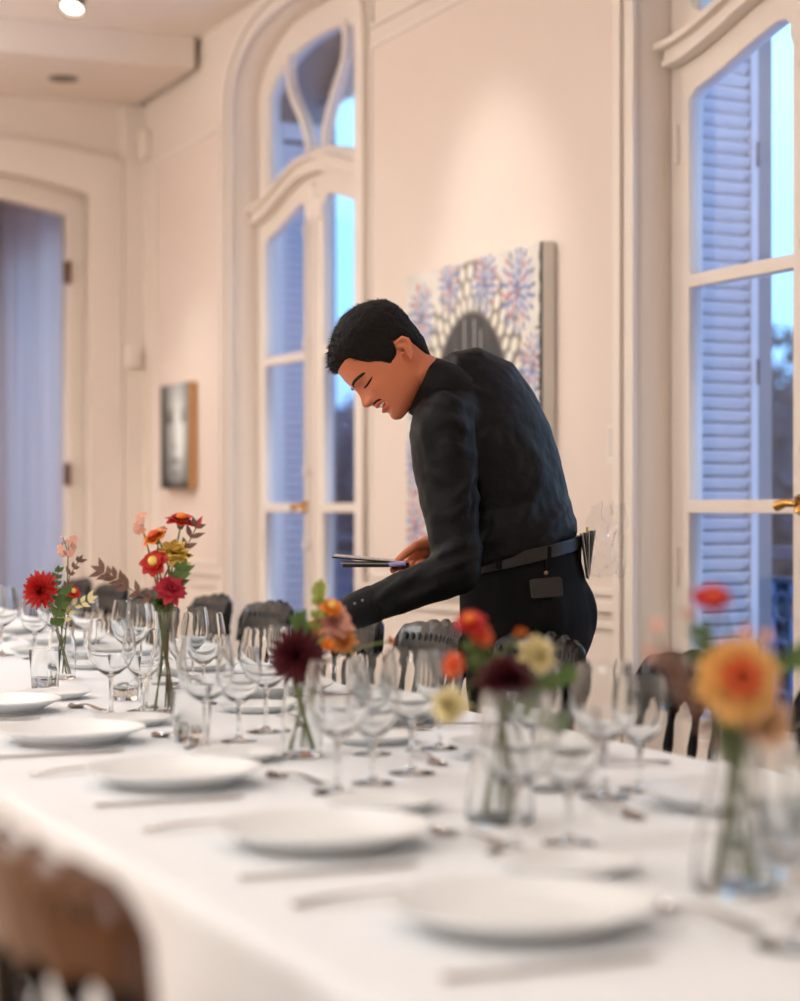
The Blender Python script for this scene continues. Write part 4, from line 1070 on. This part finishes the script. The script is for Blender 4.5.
# ------------------------------------------------------------------ the man
YAW = math.radians(30)
F = Vector((-math.cos(YAW), math.sin(YAW), 0)); Lf = Vector((-math.sin(YAW), -math.cos(YAW), 0))
def ring(c, up, a, b, yaw=YAW, n=36, p=0.9, back=0.0):
    """cross-section: half width a to the sides, half depth b fore and aft"""
    f = Vector((-math.cos(yaw), math.sin(yaw), 0)); up = Vector(up).normalized()
    f = (f - up*f.dot(up)).normalized(); l = up.cross(f)
    out = []
    for k in range(n):
        w = 2*PI*k/n; cw, sw = math.cos(w), math.sin(w)
        out.append(Vector(c) + f*b*abs(cw)**p*(1 if cw > 0 else -1) + l*a*abs(sw)**p*(1 if sw > 0 else -1))
    return out
YP = 4.62
def torso(ex, top=True):
    rows = [((526, 640, YP), 0.172, 0.128), ((524, 600, YP), 0.172, 0.128), ((519, 560, YP), 0.160, 0.116), ((513, 525, YP), 0.160, 0.116), ((506, 490, YP), 0.168, 0.121),
            ((494, 458, YP), 0.178, 0.125), ((480, 428, YP-.01), 0.186, 0.122), ((466, 406, YP-.02), 0.175, 0.105), ((452, 392, YP-.035), 0.130, 0.085), ((438, 384, YP-.05), 0.075, 0.066)]
    P = [at(*r[0]) for r in rows]; R = []
    for i, r in enumerate(rows):
        up = (P[min(i+1, len(P)-1)]-P[max(i-1, 0)])
        R.append(ring(P[i], up, r[1]+ex, r[2]+ex))
    return R
SL, EL, WL_ = at(441, 430, 4.44), at(458, 571, 4.37), at(350, 613, 4.33)
SR, ER, WR_ = at(505, 412, 4.76), at(492, 540, 4.88), at(436, 548, 4.70)
def arm(mb, S, E, Wr, ex, wrist=0.030, end=1.0):
    mid = S.lerp(E, 0.5); fm = E.lerp(Wr, 0.35)
    mb.capsule([S+(S-E).normalized()*0.015, S, S.lerp(E, 0.25), mid, S.lerp(E, 0.8), E], [0.058+ex, 0.064+ex, 0.062+ex, 0.055+ex, 0.046+ex, 0.044+ex], 20)
    mb.capsule([E, E.lerp(Wr, 0.15), fm, E.lerp(Wr, 0.7), E.lerp(Wr, end)], [0.043+ex, 0.041+ex, 0.037+ex, 0.032+ex, wrist+ex], 20)

# head, modelled upright in its own frame: x forward, y left, z up from the chin
HZ = [0, .006, .02, .035, .05, .065, .078, .10, .128, .15, .175, .195, .212, .225, .233, .236]
HF = [.074, .082, .086, .085, .089, .089, .088, .086, .0925, .092, .087, .075, .056, .032, .010, -.01]
HB = [.045, .005, -.045, -.066, -.075, -.083, -.089, -.096, -.100, -.102, -.100, -.092, -.076, -.055, -.032, -.02]
HWD = [.017, .030, .045, .053, .058, .062, .066, .070, .073, .0745, .074, .069, .057, .040, .020, .004]
def itp(z, T): return float(np.interp(z, HZ, T))
def itps(z, T): return (itp(z-.004, T)+itp(z, T)*2+itp(z+.004, T))/4
NOSE = ([.064, .068, .072, .077, .082, .09, .10, .113, .124, .132], [0, .005, .017, .0225, .0235, .0185, .0125, .006, .002, 0])
def head_point(z, w, ex=0.0):
    f, b, hw = itps(z, HF)+ex, itps(z, HB)-ex, itps(z, HWD)+ex
    cw, sw = math.cos(w), math.sin(w)
    x = (f+b)/2 + (f-b)/2*abs(cw)**0.92*(1 if cw > 0 else -1); y = hw*abs(sw)**0.88*(1 if sw > 0 else -1)
    if cw > 0 and ex == 0.0:
        y2 = abs(y); k = smoothstep(cw*1.6)
        g = lambda cy, cz, sy, sz: math.exp(-((y2-cy)/sy)**2-((z-cz)/sz)**2)
        wn_ = 0.0075 + 0.006*smoothstep((0.105-z)/0.035)
        d = float(np.interp(z, *NOSE))*math.exp(-(y2/wn_)**2)
        d += 0.009*g(0.0135, 0.0765, 0.0055, 0.0065)
        d -= 0.0105*g(0.031, 0.110, 0.015, 0.0085)
        d += 0.0060*g(0.031, 0.1045, 0.012, 0.0065)
        d += 0.0040*g(0.026, 0.124, 0.018, 0.006)
        d += 0.0045*g(0.046, 0.082, 0.016, 0.014)
        zm = 0.0505 - 3.0*y2*y2
        d += 0.0055*math.exp(-((z-zm-0.0080)/0.0038)**2-(y2/0.027)**4) + 0.0065*math.exp(-((z-zm+0.0100)/0.0046)**2-(y2/0.024)**4)
        d -= 0.0085*math.exp(-((z-zm)/0.0048)**4-(y2/0.029)**6)
        d -= 0.0030*g(0.0, 0.031, 0.022, 0.006)
        d += 0.0045*g(0.0, 0.012, 0.016, 0.010)
        d -= 0.0025*g(0.030, 0.058, 0.006, 0.012)
        x += d*k
    return Vector((x, y, z))
HEAD_Y = 4.50; HS = 1.02
fw = Vector((-.655, 0, -.756)); uph = Vector((-.756, 0, .655)); lf = Vector((0, -1, 0))
yw = math.radians(9)
Rm = Matrix((fw, lf, uph)).transposed() @ Matrix.Rotation(yw, 3, 'Z') @ Matrix.Rotation(math.radians(4), 3, 'X')
CHIN = at(399, 421, HEAD_Y)
HORG = CHIN - Rm @ Vector((0.083*HS, 0, 0))
def H(p): return HORG + Rm @ (Vector(p)*HS)
body = MB()
zs = [0.236*((i/120)) for i in range(121)]; NA_ = 150
body.loft([[H(head_point(z, 2*PI*k/NA_)) for k in range(NA_)] for z in zs])
for s in (-1, 1):      # ears
    def E(x, z, y): return H((x-.013, s*y, z-.007))
    body.capsule([E(-.012-.002, .110, .0735), E(-.022, .117, .079), E(-.034, .114, .084), E(-.0385, .102, .085), E(-.034, .088, .082), E(-.023, .074, .076), E(-.014, .070, .072)], [.0038, .0042, .0045, .0045, .0042, .0052, .0045], 10)
    body.capsule([E(-.019, .106, .072), E(-.026, .100, .076), E(-.024, .086, .074), E(-.018, .078, .072)], [.008, .007, .007, .006], 10)
    body.ball(E(-.010, .090, .0725), .0045, 8, 6)
# neck
NB_ = at(437, 388, 4.57)
body.capsule([H((-0.026, 0, 0.080)), H((-0.024, 0, 0.045)), H((-0.028, 0, 0.03)).lerp(NB_, 0.5), NB_], [0.053, 0.053, 0.056, 0.062], 24)
body.loft(torso(-0.012)); arm(body, SL, EL, WL_, 0.0, 0.027); arm(body, SR, ER, WR_, 0.0, 0.027)
# left hand, reaching down towards the table
def finger(pts, r0=0.0092, r1=0.0072): body.capsule([at(*p) for p in pts], [r0+(r1-r0)*i/(len(pts)-1) for i in range(len(pts))], 10)
body.capsule([WL_, at(338, 615, 4.325), at(327, 620, 4.32)], [0.027, 0.031, 0.030], 14)
body.ball(at(330, 619, 4.345), (0.034, 0.030, 0.018), 14, 10)
finger([(325, 619, 4.295), (313, 624, 4.285), (305, 634, 4.285), (302, 643, 4.288)])
finger([(322, 621, 4.318), (309, 627, 4.312), (301, 638, 4.312), (299, 648, 4.315)])
finger([(322, 623, 4.340), (310, 630, 4.338), (303, 641, 4.338), (302, 650, 4.34)])
finger([(325, 625, 4.360), (315, 632, 4.362), (310, 641, 4.362), (309, 648, 4.362)], 0.0082, 0.0065)
finger([(338, 617, 4.300), (329, 628, 4.285), (320, 638, 4.283), (314, 645, 4.286)], 0.0105, 0.008)
# right hand, closed on the menu folder: thumb on top, fingers under it
body.capsule([WR_, at(428, 548, 4.68), at(417, 553, 4.655)], [0.027, 0.029, 0.026], 14)
body.ball(at(421, 552, 4.665), (0.030, 0.034, 0.022), 14, 10)
finger([(427, 543, 4.635), (415, 546, 4.615), (405, 554, 4.61), (398, 560, 4.612)], 0.0120, 0.0085)
finger([(414, 557, 4.665), (402, 566, 4.655), (394, 569, 4.625), (392.5, 570.5, 4.60)])
finger([(417, 560, 4.65), (409, 569, 4.635), (403, 571, 4.605), (402, 571.5, 4.59)], 0.0098, 0.0082)
finger([(422, 562, 4.64), (416, 569, 4.62), (412, 569, 4.60), (411, 567.5, 4.585)], 0.0092, 0.0078)
finger([(427, 562, 4.63), (423, 567, 4.615), (420, 566, 4.60), (419, 564.5, 4.59)], 0.008, 0.0068)
bm_ = remesh(body, 0.0025, 1, 'person')
co = get_co(bm_)
Rinv = np.array(Rm.transposed()); loc = (co - np.array(HORG)) @ Rinv.T / HS
col = np.ones((len(co), 4), np.float32)
def paint(mask, c): 
    for i in range(3): col[:, i] = col[:, i]*(1-mask) + c[i]*mask
x, y, z = loc.T; front = (x > 0.05) & (z > -.01) & (z < .24); ay = np.abs(y)
zm = 0.0505 - 3.0*ay*ay
paint(front*np.clip(1.3*np.exp(-((z-zm)/0.0135)**6-(ay/0.030)**6), 0, 1), (0.95, 0.56, 0.60))
paint(front*np.clip(0.8*np.exp(-((z-zm)/0.0045)**4-(ay/0.029)**6), 0, 1), (0.25, 0.10, 0.10))
paint(front*0.30*np.exp(-((ay-.045)/.02)**2-((z-.078)/.018)**2), (1.0, .78, .72))
beard = np.clip((0.052-z)/0.02, 0, 1)*(x > -0.01)*(z > -0.01)*0.22
paint(beard, (0.62, 0.60, 0.62))
paint(front*0.35*np.exp(-((ay-.03)/.016)**2-((z-.108)/.008)**2), (.6, .5, .48))
ca = bm_.color_attributes.new('Col', 'FLOAT_COLOR', 'POINT'); ca.data.foreach_set('color', col.ravel())
M_SKIN = mat('skin', lin(208, 122, 84), 0.5, var=0.05, scale=40, sss=0.12, attr='Col')
person = link('person', bm_, M_SKIN)
tag(person, 'man in black shirt and trousers leaning over the table with a menu folder in hand', 'person')

# hair: cap that follows the skull, with short tufts
M_HAIR = mat('dark_hair', lin(20, 13, 11), 0.6, var=0.5, scale=120, bump=0.6, bscale=350, spec=0.25)
def hairline(x, y):
    pts = [(-.12, .022), (-.085, .022), (-.068, .024), (-.062, .050), (-.055, .100), (-.030, .108), (-.024, .092), (-.016, .084), (.012, .080), (.020, .098), (.030, .110), (.040, .119), (.048, .134), (.056, .158), (.066, .166), (.10, .168)]
    return float(np.interp(x, [a for a, b in pts], [b for a, b in pts]))
hb = MB(); nz_, na_ = 120, 170; idx = {}; vs = []; fs = []
for i in range(nz_+1):
    z = 0.012 + (0.2359-0.012)*i/nz_
    for k in range(na_):
        w = 2*PI*k/na_; p = head_point(z, w, 0.0001)
        over = z - hairline(p.x, p.y); q = smoothstep(over/0.022)
        thick = (-0.004 - 0.014*smoothstep(-over/0.015) + 0.0155*q*(0.55+0.45*smoothstep((z-.10)/.09))) + q*0.0022*noise.noise(p*170) + q*0.002*noise.noise(p*60)
        c0 = Vector(((itp(z, HF)+itp(z, HB))/2, 0, min(z, 0.15)))
        d = (p-c0).normalized(); vs.append(p + d*thick + Vector((0.004*q*smoothstep((p.x-.03)/.05), 0, 0)))
for i in range(nz_):
    for k in range(na_):
        fs.append((i*na_+k, i*na_+(k+1) % na_, (i+1)*na_+(k+1) % na_, (i+1)*na_+k))
fs.append(tuple(nz_*na_+k for k in range(na_)))
hb.add([H(v) for v in vs], fs)
rt = random.Random(9)
for k in range(5200):
    i = rt.randrange(nz_*na_); v = vs[i]
    if v.z - hairline(v.x, v.y) < 0.006: continue
    c0 = Vector((0, 0, 0.13)); d = ((v-c0).normalized() + Vector((0.55, rt.uniform(-.5, .5), rt.uniform(-.2, .4)))).normalized()
    sd = d.orthogonal().normalized()*0.0009; L = rt.uniform(.006, .013)*(1.0 if v.z > .15 else 0.45)
    b0 = v - d*0.002
    hb.add([H(b0-sd), H(b0+sd), H(b0+d*L+Vector((0.002, 0, 0)))], [(0, 1, 2)])
link('hair', hb.mesh('hair'), M_HAIR, person)
def strip_on_face(pts, width, lift, n=24):
    """hair strokes laid on the face along (y, z) points"""
    mb = MB(); P = []
    for (yy, zz) in pts:
        best = None
        w = 0.0
        for q in range(0, 90):
            w = q/90*PI/2; p = head_point(zz, w)
            if p.y >= abs(yy): best = p; break
        best = best or p
        P.append(Vector((best.x+lift, best.y*(1 if yy >= 0 else -1), zz)))
    mb.tube([H(p) for p in P], [width*k*HS for k in ([0.5]+[1.0]*(len(P)-2)+[0.35])], 8)
    return mb
for s in (-1, 1):
    link('eyebrow', strip_on_face([(s*.011, .1225), (s*.022, .1275), (s*.034, .1280), (s*.044, .1260), (s*.052, .1225), (s*.056, .120)], 0.0034, -0.0006).mesh('brow'), M_HAIR, person)
    link('eyelashes', strip_on_face([(s*.027, .1030), (s*.034, .1015), (s*.042, .1008), (s*.050, .1015), (s*.055, .1025)], 0.0021, 0.0008).mesh('lash'), M_HAIR, person)
    link('moustache', strip_on_face([(s*.002, .0660), (s*.010, .0660), (s*.019, .0645), (s*.028, .0605), (s*.031, .057)], 0.0026, 0.0002).mesh('mst'), M_HAIR, person)
link('teeth', strip_on_face([(-.024, .0500), (-.013, .0520), (0, .0525), (.013, .0520), (.024, .0500)], 0.0042, 0.0012).mesh('teeth'), mat('teeth_white', lin(238, 230, 218), 0.25, var=0.02), person)

# shirt
sh = MB()
sh.loft(torso(0.004)[2:])
sh.loft([ring(at(517, 561, YP), (-0.3, 0, 1), 0.158, 0.114), ring(at(515, 551, YP), (-0.3, 0, 1), 0.182, 0.136), ring(at(512, 535, YP), (-0.25, 0, 1), 0.184, 0.138), ring(at(508, 510, YP), (-0.2, 0, 1), 0.174, 0.128)])
arm(sh, SL, EL, WL_, 0.010, 0.026, 0.96); arm(sh, SR, ER, WR_, 0.010, 0.026, 0.93)
# shoulders joined to the yoke
for S in (SL, SR):
    sh.capsule([S, S.lerp(at(462, 402, 4.60), 0.5), at(458, 400, 4.59)], [0.072, 0.075, 0.072], 18)
sh_m = remesh(sh, 0.006, 4, 'shirt')
co = get_co(sh_m); nr = np.empty(len(co)*3); sh_m.vertices.foreach_get('normal', nr); nr = nr.reshape(-1, 3)
disp = np.zeros(len(co))
for i, c_ in enumerate(co):
    p = Vector(c_)
    disp[i] = 0.0035*noise.noise(Vector((p.x*7+p.z*5, p.y*7, p.z*11-p.x*9))*1.6) + 0.0015*noise.noise(p*38)
def seg_fold(a, b, w, amp):
    """one crease ridge between two image points on the near surface"""
    px = 400 + FPX*co[:, 0]/co[:, 1]; pz = HORIZON - FPX*(co[:, 2]-EYE)/co[:, 1]
    a = np.array(a, float); b = np.array(b, float); ab = b-a
    u = np.clip(((px-a[0])*ab[0]+(pz-a[1])*ab[1])/(ab@ab), 0, 1)
    dx = px-(a[0]+ab[0]*u); dz = pz-(a[1]+ab[1]*u); d = np.sqrt(dx*dx+dz*dz)
    vis = nr[:, 1] < 0.25
    disp[:] += vis*amp*np.sin(PI*np.clip(u*0.96+0.02, 0, 1))**0.6*np.exp(-(d/w)**2)
for a, b, w, amp in (((428, 405), (470, 432), 5, .006), ((432, 392), (478, 412), 4.5, .005), ((445, 380), (490, 396), 4, .004), ((480, 470), (455, 500), 5, .006), ((484, 492), (448, 520), 5, .005),
                     ((470, 540), (432, 560), 5, .007), ((478, 556), (430, 575), 4, .006), ((420, 572), (395, 590), 4, .006), ((405, 578), (372, 604), 4, .005), ((440, 586), (400, 603), 4, .005),
                     ((570, 500), (530, 545), 6, .006), ((574, 522), (535, 552), 5, .006), ((545, 470), (520, 530), 6, .005), ((500, 520), (480, 552), 6, .006), ((422, 420), (432, 470), 5, .005),
                     ((470, 400), (476, 470), 2.2, .003), ((476, 470), (470, 520), 3, -.005), ((440, 440), (470, 455), 5, .005), ((520, 430), (545, 470), 6, .003), ((425, 470), (452, 485), 4, .004)):
    seg_fold(a, b, w, amp*1.5)
set_co(sh_m, co + nr*disp[:, None])
M_SHIRT = mat('black_cotton', lin(7, 7, 11), 0.55, var=0.15, scale=14, bump=0.45, bscale=22, spec=0.22)
shirt = link('shirt', sh_m, M_SHIRT, person)
# standing collar: a band round the neck, tipped forward with it
cl = MB(); n0 = Vector((-.92, -.05, .39)).normalized(); cr = []
for (px_, py_, ra, rb) in ((462, 404, .060, .064), (444, 395, .070, .074), (430, 389, .0695, .0725), (420.5, 385, .065, .0685), (420, 385, .0615, .065), (432, 390, .056, .058)):
    cr.append(ring(at(px_, py_, 4.535), n0, ra, rb, math.radians(8)))
cl.loft(cr); link('collar', cl.mesh('collar'), M_SHIRT, shirt)
cf = MB(); dW = (WL_-EL).normalized(); cf.capsule([WL_-dW*0.055, WL_-dW*0.01], [0.042, 0.040], 20); link('cuff', cf.mesh('cuff'), M_SHIRT, shirt)
for q in (0.030, 0.012):
    pb = WL_ - dW*q + Vector((-0.0, -0.036, 0.018)); link('cuff_button', MB().ball(pb, 0.0035, 8, 6).mesh('btn'), mat('button_grey', lin(120, 118, 118), 0.3), shirt)

# trousers
tr_ = MB(); T = torso(0.008)
pelv = [ring(at(518, 546, YP), (-0.22, 0, 1), 0.166, 0.123), ring(at(519.5, 556, YP), (-0.2, 0, 1), 0.166, 0.124), ring(at(523, 580, YP), (0, 0, 1), 0.175, 0.132), ring(at(527, 612, YP), (0.02, 0, 1), 0.180, 0.142), ring(at(528, 640, YP), (0.02, 0, 1), 0.176, 0.138), ring(at(526, 665, YP), (0, 0, 1), 0.165, 0.118)]
tr_.loft(list(reversed(pelv)))
HC = at(526, 640, YP)
for s in (-1, 1):
    hip = HC + Lf*0.088*s; kn = Vector((hip.x-0.02+0.02*s, hip.y+0.02, 0.50)); an = Vector((hip.x+0.03, hip.y+0.02, 0.09))
    tr_.capsule([hip+Vector((0, 0, 0.03)), hip-Vector((0, 0, 0.10)), hip.lerp(kn, 0.55), kn, kn.lerp(an, 0.4), an, an-Vector((0, 0, 0.04))], [0.098, 0.098, 0.086, 0.072, 0.070, 0.062, 0.064], 22)
    gl = HC - F*0.060 + Lf*0.078*s + Vector((0, 0, 0.055)); tr_.ball(gl, (0.079, 0.079, 0.105), 18, 12)
tm = remesh(tr_, 0.008, 4, 'trousers')
M_TROU = mat('black_wool', lin(10, 9, 11), 0.85, var=0.15, scale=20, bump=0.08, bscale=200, spec=0.2)
trousers = link('trousers', tm, M_TROU, person)
bl = MB(); c0 = at(519.5, 556, YP); R0 = ring(c0, (-0.22, 0, 1), 0.172, 0.130)
bl.loft([[p+Vector((0, 0, dz))+(p-c0).normalized()*e_ for p in R0] for dz, e_ in ((-0.016, 0.0), (-0.015, 0.004), (0.015, 0.004), (0.016, 0.0))])
belt = link('belt', bl.mesh('belt'), mat('belt_leather', lin(24, 22, 23), 0.4, var=0.1), person)
for a in (-150, -105, 160):
    w = math.radians(a); p = c0 + F*0.131*math.cos(w) - Lf*0.174*math.sin(w)
    link('belt_loop', MB().box(p, (0.014, 0.012, 0.050), Matrix.Rotation(math.atan2(p.y-c0.y, p.x-c0.x)+PI/2, 3, 'Z')).mesh('loop', False), M_TROU, trousers)
# back pocket seam and shoes
for s in (-1, 1):
    b0 = Vector((HC.x+0.03+Lf.x*0.088*s, HC.y+0.02+Lf.y*0.088*s, 0))
    so = MB(); so.capsule([b0 + Vector((0, 0, 0.045)) - F*0.05, b0 + Vector((0, 0, 0.045))+F*0.03, b0 + Vector((0, 0, 0.034)) + F*0.15], [0.045, 0.045, 0.034], 16)
    link('shoe', so.mesh('shoe'), mat('shoe_leather', (0.01, 0.01, 0.01, 1), 0.3), person)

# phone in the back pocket
pc = at(546, 588, 4.455); rz = Matrix.Rotation(math.radians(9), 3, 'Z') @ Matrix.Rotation(math.radians(-4), 3, 'Y') @ Matrix.Rotation(math.radians(-8), 3, 'X')
def rrect(w_, h_, r_):
    out = []
    for cx, cz, a0 in ((w_-r_, h_-r_, 0), (-w_+r_, h_-r_, 90), (-w_+r_, -h_+r_, 180), (w_-r_, -h_+r_, 270)):
        for k in range(6): an_ = math.radians(a0+18*k); out.append((cx+r_*math.cos(an_), cz+r_*math.sin(an_)))
    return out
o = link('smartphone', plate([rrect(0.037, 0.0225, 0.008)], -0.0045, 0.0045, 0.0015), mat('phone_case', lin(36, 31, 30), 0.45, var=0.1))
o.matrix_world = Matrix.Translation(pc) @ rz.to_4x4(); bevel(o, 0.004, 3); tag(o, 'dark smartphone sticking out of the trouser pocket of the man', 'phone')
o = link('pocket_button', MB().ball(at(546, 573, 4.452), 0.005, 10, 8).mesh('btn'), mat('horn_button', lin(140, 108, 70), 0.4), trousers)
# papers in the other pocket, in a clear sleeve
pr = empty('paper_bundle', Matrix.Translation(at(588, 556, 4.63))); tag(pr, 'folded papers tucked in the back pocket of the man', 'papers')
for k in range(5):
    b = MB().box((k*0.0042-0.008, 0.004*k, 0.002*k), (0.0015, 0.07, 0.105), Matrix.Rotation(math.radians(-8+4*k), 3, 'Y'))
    link('sheet', b.mesh('sheet', False), mat('paper_%s' % ('grey' if k % 2 else 'white'), lin(*((96, 94, 96) if k % 2 else (215, 208, 202))), 0.6), pr)
link('yellow_tab', MB().box((-0.004, -0.02, 0.062), (0.006, 0.008, 0.010)).mesh('tab', False), mat('tab_yellow', lin(226, 196, 90), 0.5), pr)
bg = MB(); nu, nv = 26, 26; vs = []
for j in range(nv+1):
    for i in range(nu+1):
        u, v = i/nu-0.5, j/nv-0.5; r_ = 1.0-0.25*max(0, v)
        p = Vector((u*0.10*r_+0.012*v, 0, v*0.17)); p += Vector((noise.noise(Vector((u*6, v*6, 1)))*0.012, noise.noise(Vector((u*5, v*5, 4)))*0.030+0.012*noise.noise(Vector((u*16, v*16, 2))), noise.noise(Vector((u*6, v*6, 9)))*0.012))
        vs.append(p)
bg.add(vs, [(j*(nu+1)+i, j*(nu+1)+i+1, (j+1)*(nu+1)+i+1, (j+1)*(nu+1)+i) for j in range(nv) for i in range(nu)])
o = link('plastic_bag', bg.mesh('bag'), glass_mat('clear_plastic', (0.95, 0.95, 0.95), 0.05, 0.15, 4.0)); o.location = at(606, 540, 4.66)
tag(o, 'crumpled clear plastic wrapper behind the hip of the man', 'plastic wrap')

# menu folder in the right hand
fo = empty('menu_folder', Matrix.Translation(at(372, 562, 4.64))); tag(fo, 'black menu folder held open edge-on in the right hand of the man', 'folder')
def leafbox(x0, z0, x1, z1, th, y0, y1):
    mb = MB(); mb.loft([[(x0, y, z0-th/2), (x1, y, z1-th/2), (x1, y, z1+th/2), (x0, y, z0+th/2)] for y in (y0, y1)]); return mb.mesh('leaf', False)
M_FOLD = mat('folder_black', lin(20, 18, 20), 0.4, var=0.1)
link('cover', leafbox(-0.090, 0.0125, 0.085, -0.002, 0.003, -0.075, 0.10), M_FOLD, fo)
link('cover', leafbox(-0.066, -0.0070, 0.085, -0.0065, 0.007, -0.07, 0.10), M_FOLD, fo)
link('page', leafbox(-0.088, 0.0155, 0.075, 0.0015, 0.0022, -0.073, 0.095), mat('menu_paper', lin(200, 188, 180), 0.6), fo)
link('page', leafbox(-0.072, -0.001, 0.075, -0.002, 0.002, -0.072, 0.095), MATS['menu_paper'], fo)
link('pen', MB().tube([(0.040, -0.078, -0.004), (0.078, -0.082, -0.001)], 0.005, 10).mesh('pen'), mat('pen_violet', lin(170, 160, 215), 0.3), fo)
